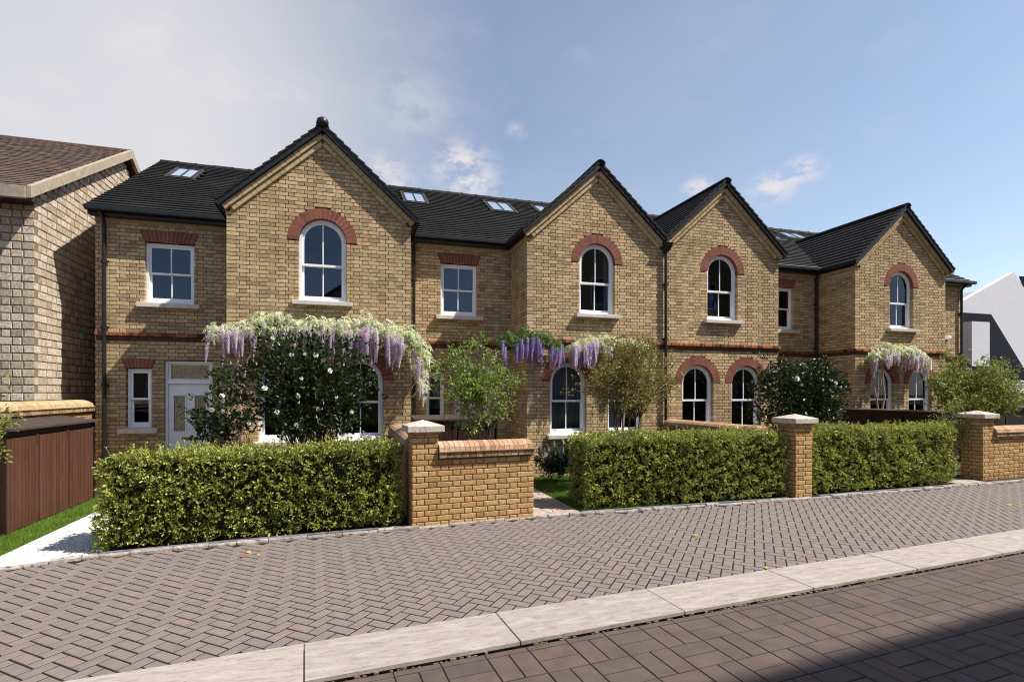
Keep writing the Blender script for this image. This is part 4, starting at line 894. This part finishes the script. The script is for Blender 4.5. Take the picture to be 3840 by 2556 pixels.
# ------------------------------------------------------------------ buildings across the road (behind the camera: they shade the road and show in the panes)
def opposite(label, x0, x1, y1, h, rise, depth=8, m_='wall_brick', gable=False):
    M = root('building', ((x0+x1)/2, y1-depth/2, 0), label, 'building', 'buildings across the road')
    m = MB(); m.box(x0, x1, y1-depth, y1, 0, h)
    if gable: xc = (x0+x1)/2; m.prism([(x0, h), (x1, h), (xc, h+rise)], fy, y1-depth, y1-.002)
    m.build('wall', m_, M)
    m = MB()
    if gable:
        xc = (x0+x1)/2
        for a, b in ((x0-.2, xc), (x1+.2, xc)): m.hexa([(a, y1-depth, h-.1), (a, y1+.2, h-.1), (b, y1+.2, h+rise), (b, y1-depth, h+rise), (a, y1-depth, h+.05), (a, y1+.2, h+.05), (b, y1+.2, h+rise+.15), (b, y1-depth, h+rise+.15)])
    else: m.hexa([(x0-.1, y1+.3, h-.05), (x1+.1, y1+.3, h-.05), (x1+.1, y1-depth/2, h+rise), (x0-.1, y1-depth/2, h+rise), (x0-.1, y1+.3, h+.08), (x1+.1, y1+.3, h+.08), (x1+.1, y1-depth/2, h+rise+.13), (x0-.1, y1-depth/2, h+rise+.13)])
    m.build('roof', 'slate_tile', M)
    x = x0+.9
    while x < x1-1.2:
        for z in np.arange(1.0, h-1.4, 2.7):
            m = MB(); m.ring([(x, z), (x, z+1.4), (x+.9, z+1.4), (x+.9, z)], [(x+.06, z+.06), (x+.06, z+1.34), (x+.84, z+1.34), (x+.84, z+.06)], fy, y1+.004, y1+.05, closed=True); f = m.build('window', 'white_paint', M)
            m = MB(); m.box(x+.06, x+.84, y1+.01, y1+.02, z+.06, z+1.34); m.build('pane', 'window_glass', f)
        x += 2.1
    return M
TB = opposite('tall brick block across the road to the right, shading the road', 9.3, 26, -2.35, 15.6, .0, depth=9)
TB.rotation_euler.z = .0855
opposite('brick cottage with a gable across the road', -3.5, 3.2, -8, 5.2, 2.6, gable=True)
opposite('low brick house across the road on the left', -20, -6, -9, 5.0, 2.2)

# ------------------------------------------------------------------ foliage
def leaf_arrays(P, D, L, Wd, fold=.25):
    n = len(P); D = D/np.linalg.norm(D, axis=1, keepdims=True); rv = RNG.normal(size=(n, 3)); S = np.cross(D, rv); S /= np.linalg.norm(S, axis=1, keepdims=True); Nn = np.cross(S, D)
    L = np.broadcast_to(np.asarray(L, float), (n,))[:, None]; Wd = np.broadcast_to(np.asarray(Wd, float), (n,))[:, None]
    mid = P+D*L*.48
    V = np.stack([P, mid+S*Wd*.5+Nn*Wd*fold, P+D*L-Nn*L*.06, mid-S*Wd*.5+Nn*Wd*fold], 1)
    return V.reshape(-1, 3)
def leaf_obj(name, P, D, L, Wd, m, parent):
    V = leaf_arrays(P, D, L, Wd); F = np.arange(len(V)).reshape(-1, 4); F = np.concatenate([F[:, [0, 1, 2]], F[:, [0, 2, 3]]])
    return np_mesh(name, V, F, m, parent, tuple(P.mean(0)))
def sprigs(P, Nrm, k, L, spread=.9):
    """k leaves round each sprig point, facing outwards"""
    n = len(P); PP = np.repeat(P, k, 0); NN = np.repeat(Nrm, k, 0); D = NN*1.0+RNG.normal(size=(n*k, 3))*spread; D[:, 2] += .25
    D /= np.linalg.norm(D, axis=1, keepdims=True); return PP+D*.006+RNG.normal(size=PP.shape)*.010, D
def lowf(P, s, seed=0):
    r_ = np.random.default_rng(seed); o = np.zeros(len(P))
    for i in range(5): k = r_.normal(size=3)*s*(1+.6*i); o += np.sin(P@k+r_.uniform(0, 6))/(1+.5*i)
    return o/2.2
def hedge(label, x0, x1, yf, depth, h, seed, dens=520, leafm='hedge_leaf'):
    M = root('hedge', ((x0+x1)/2, yf(x0)+depth/2, 0), label, 'hedge', 'clipped hedges along the pavement')
    w_ = x1-x0; pts = []; nrm = []
    def add(n, f, nn): 
        u, v = RNG.random(n), RNG.random(n); p = f(u, v); pts.append(p); nrm.append(np.repeat(np.array([nn], float), n, 0))
    n_f = int(w_*h*dens); n_t = int(w_*depth*dens); n_e = int(depth*h*dens)
    YF_ = np.vectorize(yf)
    add(n_f, lambda u, v: np.stack([x0+w_*u, YF_(x0+w_*u), .05+(h-.05)*v], 1), (0, -1, .1))
    add(n_t, lambda u, v: np.stack([x0+w_*u, YF_(x0+w_*u)+depth*v, np.full(len(u), h)], 1), (0, 0, 1))
    add(n_e, lambda u, v: np.stack([np.full(len(u), x0), yf(x0)+depth*u, .05+(h-.05)*v], 1), (-1, 0, .1))
    add(n_e//2, lambda u, v: np.stack([np.full(len(u), x1), yf(x1)+depth*u, .05+(h-.05)*v], 1), (1, 0, .1))
    P = np.concatenate(pts); Q = np.concatenate(nrm); bump = lowf(P, 3.0, seed)*.04+lowf(P, 11.0, seed+1)*.045
    edgez = np.clip((P[:, 2]-(h-.14))/.14, 0, 1); rr = edgez*.06*(np.abs(Q[:, 2]) < .5)
    dpt = -RNG.random(len(P))**1.1*.13; P = P+Q*(bump+dpt-rr)[:, None]
    P[:, 2] -= .05*(np.abs(Q[:, 2]) > .5)*(np.minimum(np.minimum(P[:, 0]-x0, x1-P[:, 0]), .25) < .12)
    PP, D = sprigs(P, Q, 6, .04); low = PP[:, 2] > .03; PP, D = PP[low], D[low]
    leaf_obj('foliage', PP, D, RNG.uniform(.034, .066, len(PP)), RNG.uniform(.020, .036, len(PP)), leafm, M)
    # shoots sticking out
    n = int(w_*26); u = RNG.random(n); top = RNG.random(n) < .55
    B = np.stack([x0+w_*u, YF_(x0+w_*u)+np.where(top, RNG.random(n)*depth*.8, .0), np.where(top, h, .1+RNG.random(n)*(h-.1))], 1); dd = np.where(top[:, None], np.array([[0, -.1, 1.]]), np.array([[0, -1., .5]]))+RNG.normal(size=(n, 3))*.35; dd /= np.linalg.norm(dd, axis=1, keepdims=True)
    q = []; qd = []
    for t in np.linspace(0, .11, 6): q.append(np.repeat(B+dd*t, 2, 0)); qd.append(np.repeat(dd, 2, 0)+RNG.normal(size=(2*n, 3))*.7)
    q = np.concatenate(q); qd = np.concatenate(qd); leaf_obj('shoots', q, qd, RNG.uniform(.024, .042, len(q)), .018, leafm, M)
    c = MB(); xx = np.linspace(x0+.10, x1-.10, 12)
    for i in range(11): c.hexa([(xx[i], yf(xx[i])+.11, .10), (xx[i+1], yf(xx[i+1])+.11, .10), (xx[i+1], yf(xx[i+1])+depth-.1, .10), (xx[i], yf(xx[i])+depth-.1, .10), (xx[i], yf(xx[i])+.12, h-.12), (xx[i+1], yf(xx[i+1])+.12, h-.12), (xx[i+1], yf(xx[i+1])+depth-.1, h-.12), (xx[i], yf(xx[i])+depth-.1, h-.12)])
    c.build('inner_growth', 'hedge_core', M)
    for i in range(int(w_/.28)):
        x = x0+.14+i*.28; y = yf(x)+depth*.4; b = MB()
        for q_ in range(3): b.tube([(x, y, .0), (x+random.uniform(-.05, .05), y+random.uniform(-.08, .03), .12), (x+random.uniform(-.12, .12), y+random.uniform(-.25, .0), .3)], [.010, .008, .005], 5)
        b.build('stem', 'bark', M)
    return M
hedge('long clipped hedge in front of the leftmost house, its end beside the gravel path', -2.77, .655, lambda x: edge(x)+.16, .72, 1.12, 1)
hedge('clipped hedge between the garden path and the middle brick pier', 3.55, 7.38, lambda x: edge(x)+.20, .80, 1.14, 5)
hedge('clipped hedge to the right of the middle brick pier', 7.90, 11.72, lambda x: edge(x)+.22, .85, 1.17, 9)

def tree(name, label, cat, base, trunk_top, crown, clumps, leaf, leafm, barkm='bark', stems=1, spread=.14, per=60, trunk_r=.03, stem_fan=.3, twig=.006, hang=None, leafw=.55, up=.3, shell=.5, group=None, boxes=None, kk=5, dropz=None):
    """crown = (cx, cy, cz, rx, ry, rz)"""
    M = root(name, (base[0], base[1], 0), label, cat, group); cx, cy, cz, rx, ry, rz = crown; T = []
    while len(T) < clumps:
        v = RNG.normal(size=3); v /= np.linalg.norm(v); rad = shell+(1-shell)*RNG.random()**.6
        if RNG.random() < .25: rad *= RNG.random()
        p = np.array([cx+v[0]*rx*rad, cy+v[1]*ry*rad, cz+v[2]*rz*rad])
        if p[2] < .25: continue
        T.append(p)
    T = np.array(T); b = MB(); forks = []
    for s in range(stems):
        a = 2*math.pi*s/stems+RNG.uniform(0, .8); off = stem_fan*(1 if stems > 1 else 0); top = Vector((trunk_top[0]+math.cos(a)*off, trunk_top[1]+math.sin(a)*off*.5, trunk_top[2])); bs = Vector(base)+Vector((math.cos(a)*.05*(stems > 1), math.sin(a)*.05*(stems > 1), 0))
        mid = bs.lerp(top, .5)+Vector((RNG.normal()*.03, RNG.normal()*.03, 0)); forks.append((bs, mid, top)); tb = MB(); tb.tube([bs, mid, top], [trunk_r, trunk_r*.85, trunk_r*.65], 7); tb.build('trunk', barkm, M)
    P = []; D = []
    for t in T:
        f = min(forks, key=lambda q: (Vector(t)-q[2]).length+abs(RNG.normal())*.2); s = f[2] if t[2] > f[2].z-.1 else f[1]; e = Vector(t); m1 = s.lerp(e, .35)+Vector((RNG.normal()*.05, RNG.normal()*.04, .06+.05*RNG.random())); m2 = s.lerp(e, .7)+Vector((RNG.normal()*.05, RNG.normal()*.04, .05))
        r0_ = min(trunk_r*.32, .0075); b.tube([s, m1, m2, e], [r0_, r0_*.7, r0_*.45, .0025], 5, cap=False)
        n = int(per*RNG.uniform(.5, 1.4)); q = np.array(t)+RNG.normal(size=(n, 3))*spread*np.array([1, .8, .9])*RNG.uniform(.6, 1.25)
        P.append(q); out_ = q-np.array([cx, cy, cz]); out_ /= (np.linalg.norm(out_, axis=1, keepdims=True)+1e-6); D.append(out_+np.array([[0, 0, up]]))
        for _ in range(3):
            e2 = Vector(q[RNG.integers(len(q))]); b.tube([m2, m2.lerp(e2, .5)+Vector((0, 0, .02)), e2], [.005, .004, .002], 4, cap=False)
        mm = np.array([m2]); nn = max(2, n//10); P.append(np.repeat(mm, nn, 0)+RNG.normal(size=(nn, 3))*spread*.6); D.append(RNG.normal(size=(nn, 3)))
    b.build('branches', barkm, M); P = np.concatenate(P); D = np.concatenate(D); PP, DD = sprigs(P, D, kk, leaf, 1.0); PP += RNG.normal(size=PP.shape)*leaf*.35
    if dropz: PP, DD = PP[PP[:, 2] > dropz], DD[PP[:, 2] > dropz]
    if boxes: 
        k = boxes(PP); PP, DD = PP[k], DD[k]
    leaf_obj('crown', PP, DD, RNG.uniform(.65, 1.2, len(PP))*leaf, RNG.uniform(.8, 1.15, len(PP))*leaf*leafw, leafm, M)
    return M, T, PP
def flower_mesh(key, m, r=.052):
    if key in MESHC: return MESHC[key]
    V = []; F = []
    for layer, (nn, tilt, rr) in enumerate([(6, .35, 1.0), (5, .9, .75), (4, 1.3, .45)]):
        for i in range(nn):
            a = 2*math.pi*(i+.4*layer)/nn; d = Vector((math.cos(a)*math.cos(tilt), math.sin(a)*math.cos(tilt), math.sin(tilt))); s = Vector((-math.sin(a), math.cos(a), 0))*r*rr*.55
            b = len(V); V += [(0, 0, 0), tuple(d*r*rr*.55+s), tuple(d*r*rr+Vector((0, 0, .004))), tuple(d*r*rr*.55-s)]; F += [(b, b+1, b+2, b+3)]
    me = bpy.data.meshes.new(key); me.from_pydata(V, [], F); me.update(); me.materials.append(MATS[m]); MESHC[key] = me; return me
def flowers(M, PP, n, crown, key='flower', front_only=True):
    cx, cy, cz = crown[:3]; sc_ = PP[:, 1]+RNG.normal(size=len(PP))*.10; idx = np.argsort(sc_)[:max(n*40, 400)]; ch = RNG.choice(idx, n, replace=False)
    for i in ch:
        p = PP[i]; d = Vector((RNG.normal()*.5, -1, .3+RNG.normal()*.3)).normalized(); s_ = RNG.uniform(.7, 1.15)
        link('flower', flower_mesh('flower', 'white_petal'), M, (p[0], p[1]-.03, p[2]), d.to_track_quat('Z', 'Y').to_euler(), (s_, s_, s_))
cr = (-.74, 9.75, 1.90, 1.36, .42, .94)
M, T, PP = tree('camellia_tree', 'dark glossy camellia with white blooms in front of the leftmost house', 'tree', (-.70, 9.8, 0), (-.70, 9.8, .9), cr, 96, .088, 'camellia_leaf', stems=4, per=15, spread=.135, stem_fan=.25, trunk_r=.022, shell=.35, leafw=.52)
flowers(M, PP, 17, cr)
cr = (-1.95, 9.6, 1.45, .55, .25, .55)
M, T, PP = tree('camellia_bush', 'sparse dark camellia bush with white blooms beside the white front door', 'shrub', (-1.55, 9.7, 0), (-1.6, 9.7, .7), cr, 22, .085, 'camellia_leaf', stems=2, per=9, spread=.10, stem_fan=.12, trunk_r=.012, shell=.3, leafw=.52)
flowers(M, PP, 5, cr)
cr = (2.04, 8.75, 1.98, .74, .45, .80)
M, T, PP = tree('green_shrub', 'fresh green many-stemmed shrub behind the low brick wall with the left pier', 'shrub', (1.93, 8.7, 0), (1.95, 8.72, 1.2), cr, 66, .062, 'fresh_leaf', stems=7, per=13, spread=.105, stem_fan=.42, trunk_r=.008, shell=.30, leafw=.62)
cr = (5.08, 9.0, 2.15, 1.0, .55, .70)
M, T, PP = tree('small_tree', 'round olive and orange tinged tree behind the hedge right of the garden path', 'tree', (5.10, 9.1, 0), (5.10, 9.1, 1.35), cr, 96, .054, 'olive_leaf', stems=5, per=16, spread=.12, stem_fan=.26, trunk_r=.020, shell=.35, leafw=.55, dropz=1.32)
cr = (9.35, 9.3, 1.80, 1.30, .5, .90)
M, T, PP = tree('camellia_tree', 'dark camellia with small white blooms behind the middle brick pier', 'tree', (9.35, 9.4, 0), (9.35, 9.4, .8), cr, 96, .085, 'camellia_leaf', stems=4, per=16, spread=.135, stem_fan=.3, trunk_r=.022, shell=.3, leafw=.55)
flowers(M, PP, 10, cr)
cr = (14.25, 8.9, 1.92, 1.22, .55, .80)
M, T, PP = tree('yellow_green_shrub', 'broad yellow-green shrub above the rightmost brick pier', 'shrub', (14.2, 8.9, 0), (14.2, 8.9, .9), cr, 116, .062, 'yellow_leaf', stems=5, per=19, spread=.14, stem_fan=.4, trunk_r=.016, shell=.35, leafw=.6)
cr = (12.55, 8.35, 1.05, .32, .3, .55)
M, T, PP = tree('green_shrub', 'narrow dark green shrub between the right hedge and the rightmost pier', 'shrub', (12.62, 8.45, 0), (12.6, 8.4, .4), cr, 24, .045, 'hedge_leaf', stems=3, per=24, spread=.10, stem_fan=.1, trunk_r=.010, shell=.3)
cr = (-3.93, 7.1, 1.50, .30, .28, .58)
M, T, PP = tree('green_shrub', 'leafy shrub tip at the left edge before the brown bin store', 'shrub', (-4.05, 7.1, 0), (-4.0, 7.1, .8), cr, 26, .055, 'yellow_leaf', stems=2, per=22, spread=.09, stem_fan=.08, trunk_r=.012, shell=.3, leafw=.42)

# flower border below the ground floor window
cr = (4.12, 10.2, .38, .62, .28, .30)
M, T, PP = tree('border_plant', 'dark leafy border plant below the arched ground floor window behind the lawn', 'plant', (4.1, 10.25, 0), (4.1, 10.25, .15), cr, 40, .055, 'camellia_leaf', stems=3, per=22, spread=.09, stem_fan=.15, trunk_r=.006, shell=.2, leafw=.6)
def spike_mesh(key, m, h=.2):
    if key in MESHC: return MESHC[key]
    V = []; F = []; n = 64
    for i in range(n):
        t = i/n; a = i*2.4; r_ = .020*(1-t*.75); z = t*h; c = Vector((math.cos(a)*r_, math.sin(a)*r_, z)); s = .011*(1-.5*t); b = len(V); u = Vector((-math.sin(a), math.cos(a), 0))*s; v = Vector((math.cos(a)*.5, math.sin(a)*.5, .8))*s
        V += [tuple(c-u), tuple(c-v*.6), tuple(c+u), tuple(c+v)]; F.append((b, b+1, b+2, b+3))
    me = bpy.data.meshes.new(key); me.from_pydata(V, [], F); me.update(); me.materials.append(MATS[m]); MESHC[key] = me; return me
for lab, mk, lst in (('cluster of pale flower spikes standing above the border plant by the wall end', 'salvia_white', [(3.68, 10.05, .70), (3.80, 10.1, .56), (3.86, 10.0, .66), (4.00, 10.1, .76), (4.16, 10.05, .62), (4.22, 10.12, .80), (4.38, 10.1, .72), (3.72, 10.0, .45)]), ('cluster of blue-violet flower spikes at the left end of the middle hedge', 'violet', [(4.02, 9.85, .56), (4.10, 9.9, .48), (4.18, 9.85, .40), (4.24, 9.85, .58), (4.30, 9.85, .44), (4.36, 9.85, .64), (4.42, 9.85, .50)])):
    M = root('flower_spikes', (lst[0][0], lst[0][1], 0), lab, 'flowers')
    st = MB()
    for (x, y, z) in lst: st.tube([(x, y+.05, .1), (x+.01, y, z)], .0035, 4)
    st.build('stem', 'fresh_leaf', M)
    for (x, y, z) in lst: link('flower_spike', spike_mesh('spike_'+mk, mk), M, (x, y, z), (RNG.normal()*.2, RNG.normal()*.2, RNG.uniform(0, 6)), (1.0, 1.0, RNG.uniform(.6, 1.1)))

# wisteria
def raceme_mesh(key, m, h=.34):
    if key in MESHC: return MESHC[key]
    V = []; F = []; n = 120
    for i in range(n):
        t = (i/n)**.85; a = i*2.399; r_ = .033*(1-t)**.6*(.75+.5*random.random())+.004; c = Vector((math.cos(a)*r_, math.sin(a)*r_, -t*h)); s = .0145*(1-.45*t); b = len(V); u = Vector((-math.sin(a), math.cos(a), 0))*s; v = Vector((math.cos(a)*.6, math.sin(a)*.6, -.7))*s
        V += [tuple(c-u), tuple(c-v*.6), tuple(c+u), tuple(c+v*1.1)]; F.append((b, b+1, b+2, b+3))
    me = bpy.data.meshes.new(key); me.from_pydata(V, [], F); me.update(); me.materials.append(MATS[m]); MESHC[key] = me; return me
def wisteria(label, spine, y, thick, leafm, rac, nrac, stems, dens=1500, depth=.22, leaf=.064, rl=(.7, 1.2), blossom=None, segs=None, cream=0):
    """spine: list of (x, z, half height) along the wall"""
    sx = [s[0] for s in spine]; x0, x1 = sx[0], sx[-1]; M = root('wisteria', ((x0+x1)/2, y, 0), label, 'climbing plant')
    fz = lambda x: np.interp(x, sx, [s[1] for s in spine]); fh = lambda x: np.interp(x, sx, [s[2] for s in spine])
    n = int((x1-x0)*dens/9); X = RNG.uniform(x0, x1, n); cl_ = lowf(np.stack([X*3, X*0, X*0], 1), 2.2, 3)
    a = RNG.normal(size=n)*.5; Z = fz(X)+fh(X)*np.clip(a*.9+cl_*.45, -1.15, 1.3); Y = y-RNG.random(n)*depth
    # drooping compound leaves
    P = []; D = []
    for i in range(n):
        d0 = np.array([RNG.normal()*.7, -abs(RNG.normal())*.8-.2, .5]); d0 /= np.linalg.norm(d0); p = np.array([X[i], Y[i], Z[i]]); L_ = RNG.uniform(.10, .2)
        for t in np.linspace(.2, 1, 6):
            q = p+d0*L_*t-np.array([0, 0, 1])*L_*t*t*.9; tang = d0-np.array([0, 0, 2*t*.9]); sd = np.cross(tang, [0, 0, 1.]); sd /= (np.linalg.norm(sd)+1e-6)
            for s in (-1, 1): P.append(q); D.append(sd*s+tang*.5+np.array([0, 0, -.5]))
    P = np.array(P); D = np.array(D)
    k = P[:, 1] < y+.02; P, D = P[k], D[k]
    leaf_obj('foliage', P, D, RNG.uniform(.7, 1.1, len(P))*leaf, leaf*.36, leafm, M)
    for i in range(nrac):
        x = RNG.uniform(x0+.03, x1-.03)
        if segs and RNG.random() < .72: sg_ = segs[int(RNG.integers(len(segs)))]; x = RNG.uniform(*sg_)
        if math.sin(x*9.1)+math.sin(x*14.7+1.3) < -.95: continue
        z = fz(x)-fh(x)*RNG.uniform(.0, 1.15); mk = rac[int(RNG.integers(len(rac)))]; s_ = RNG.uniform(*rl)
        link('raceme', raceme_mesh('raceme_'+mk, mk), M, (x, y-RNG.uniform(.08, depth+.16), z), (RNG.normal()*.06, RNG.normal()*.06, RNG.uniform(0, 6)), (RNG.uniform(.85, 1.15), RNG.uniform(.85, 1.15), s_))
    for i in range(cream):
        x = RNG.uniform(x0+.03, x1-.03); z = fz(x)+fh(x)*RNG.uniform(-.9, .95)
        link('raceme', raceme_mesh('raceme_cream', 'white_petal'), M, (x, y-RNG.uniform(.12, depth+.12), z), (RNG.normal()*.25, RNG.normal()*.25, RNG.uniform(0, 6)), (1.1, 1.1, RNG.uniform(.3, .75)))
    b = MB()
    for st in stems[:]: b.tube([Vector(p) for p in st[0]], st[1], 7)
    b.build('stem', 'pink_bark', M)
    bb = MB(); xs_ = np.linspace(x0+.05, x1-.05, 14)
    for o_ in (0, .6): bb.tube([(x, y-.05-.03*math.sin(i+o_*4), float(fz(x))-.05+.04*math.sin(i*1.7+o_*5)) for i, x in enumerate(xs_)], .012, 5)
    bb.build('branches', 'pink_bark', M); return M
YW = YF-.06
wisteria('large white and lilac wisteria spreading over the leftmost house above the dark camellia', [(-2.42, 2.95, .10), (-2.2, 3.02, .13), (-1.9, 3.05, .16), (-1.3, 3.16, .20), (-.6, 3.12, .19), (0, 3.08, .20), (.35, 3.17, .27), (.7, 3.03, .25), (1.1, 2.95, .24), (1.45, 2.72, .26), (1.56, 2.5, .3)], YW, .2, 'pale_wisteria', ['lilac', 'white_lilac', 'lilac'], 240,
    [([(-2.05, 10.7, 0), (-2.02, 10.75, .7), (-1.9, 10.78, 1.5), (-1.98, 10.8, 2.3), (-1.9, 10.85, 3.0)], [.04, .035, .03, .028, .02]), ([(-1.98, 10.7, 0), (-1.85, 10.72, .8), (-1.95, 10.78, 1.6), (-1.8, 10.8, 2.4), (-1.6, 10.85, 3.05)], [.035, .03, .028, .022, .016]), ([(-2.02, 10.75, .7), (-2.14, 10.8, 1.4), (-2.1, 10.85, 2.1)], [.02, .018, .012])], dens=2300, cream=130, rl=(.6, 1.55), segs=[(-2.4, -1.85), (.25, 1.3), (.3, 1.0), (-.6, .3)])
wisteria('pale wisteria tail hanging down beside the downpipe above the green shrub', [(1.28, 2.35, .30), (1.42, 2.2, .34), (1.55, 2.1, .3)], YW+.25, .1, 'pale_wisteria', ['white_lilac'], 5, [([(1.4, 11.1, 2.6), (1.45, 11.15, 1.9)], [.01, .006])], dens=1700, depth=.14)
wisteria('wisteria with dark green leaves and violet flowers above the green shrub', [(3.02, 2.95, .15), (3.4, 3.05, .17), (3.8, 3.07, .16), (4.1, 2.98, .14), (4.45, 2.87, .11)], YW, .2, 'green_wisteria', ['violet'], 80, [([(3.3, 10.9, 2.2), (3.35, 10.88, 3.0)], [.015, .01])], dens=2800, rl=(.8, 1.5), leaf=.052)
wisteria('pale wisteria with mauve flowers hanging above the olive tinged tree', [(4.65, 2.88, .08), (4.95, 2.95, .12), (5.3, 3.0, .14), (5.8, 3.0, .14), (6.3, 2.95, .12), (6.55, 2.88, .08)], YW, .2, 'pale_wisteria', ['violet', 'white_lilac', 'lilac'], 95, [([(5.9, 10.85, 0), (6.0, 10.88, 1.5), (5.9, 10.9, 2.9)], [.03, .025, .015])], dens=1300, cream=30, rl=(.9, 1.4), segs=[(4.65, 5.2)])
wisteria('small white wisteria on a twisted stem over the rightmost pair of arched windows', [(13.28, 2.75, .16), (13.6, 2.98, .18), (13.9, 3.06, .18), (14.2, 2.95, .12), (14.5, 2.98, .18), (14.9, 3.0, .18), (15.2, 2.85, .16), (15.35, 2.7, .16)], YW, .2, 'pale_wisteria', ['white_lilac', 'lilac', 'white_lilac'], 95,
    [([(13.55, 10.75, 0), (13.56, 10.75, 1.2), (13.45, 10.74, 1.7), (13.36, 10.76, 2.1), (13.40, 10.8, 2.5), (13.46, 10.85, 2.95)], [.035, .03, .024, .02, .018, .014]), ([(13.62, 10.75, 0), (13.60, 10.72, 1.3), (13.76, 10.75, 1.75), (13.72, 10.78, 2.2), (13.85, 10.85, 2.9)], [.032, .028, .022, .018, .012]), ([(13.45, 10.74, 1.75), (13.62, 10.74, 2.1), (13.7, 10.78, 2.4)], [.016, .013, .01])], dens=1700, cream=50)

# ------------------------------------------------------------------ fallen leaves on the pavement
def fallen(x, y, m, lab, s=.035):
    n = 7; V = [(0, 0, .006)]+[(math.cos(2*math.pi*i/n)*s*(1 if i % 2 else .6), math.sin(2*math.pi*i/n)*s*(1 if i % 2 else .6)*.8, .004+.012*random.random()) for i in range(n)]
    me = bpy.data.meshes.new('fallen_leaf'); me.from_pydata(V, [], [(0, i+1, (i+1) % n+1) for i in range(n)]); me.update(); me.materials.append(MATS[m])
    o = link('fallen_leaf', me, None, (x, y, .006), (RNG.normal()*.25, RNG.normal()*.25, RNG.uniform(0, 6))); tag(o, lab, 'leaf', 'fallen leaves on the pavement')
fallen(-1.106, 6.76, 'dead_leaf', 'upper leaf of the three golden ones before the left hedge')
fallen(-1.16, 6.62, 'red_leaf', 'reddish leaf, lower left of the three before the left hedge')
fallen(-.98, 6.61, 'dead_leaf', 'golden leaf, lower right of the three before the left hedge')
fallen(-.62, 6.95, 'red_leaf', 'red leaf against the edging below the middle of the left hedge', .025)
fallen(.215, 6.137, 'dead_leaf', 'lone pale golden leaf on the pavers below the right end of the left hedge')
fallen(1.04, 6.98, 'dead_leaf', 'golden leaf on the pavers close under the low brick wall', .03)
fallen(3.507, 6.45, 'dead_leaf', 'yellow leaf on the pavers straight below the middle hedge left end', .03)
fallen(4.283, 5.893, 'lime_leaf', 'largest lime green leaf in the middle of the pavement', .045)
fallen(4.155, 5.70, 'dark_leaf', 'small dark leaf beside the largest lime green leaf', .022)
fallen(4.628, 4.80, 'lime_leaf', 'yellow-green leaf near the kerb, left of the orange leaf', .032)
fallen(4.83, 4.74, 'red_leaf', 'orange-red leaf near the kerb', .026)
fallen(4.20, 4.58, 'lime_leaf', 'lime green leaf touching the pale kerb', .032)
fallen(10.39, 5.98, 'lime_leaf', 'lime green leaf far right on the pavement', .04)
fallen(8.0, 6.4, 'red_leaf', 'brown-red leaf on the pavers below the right hedge', .03)
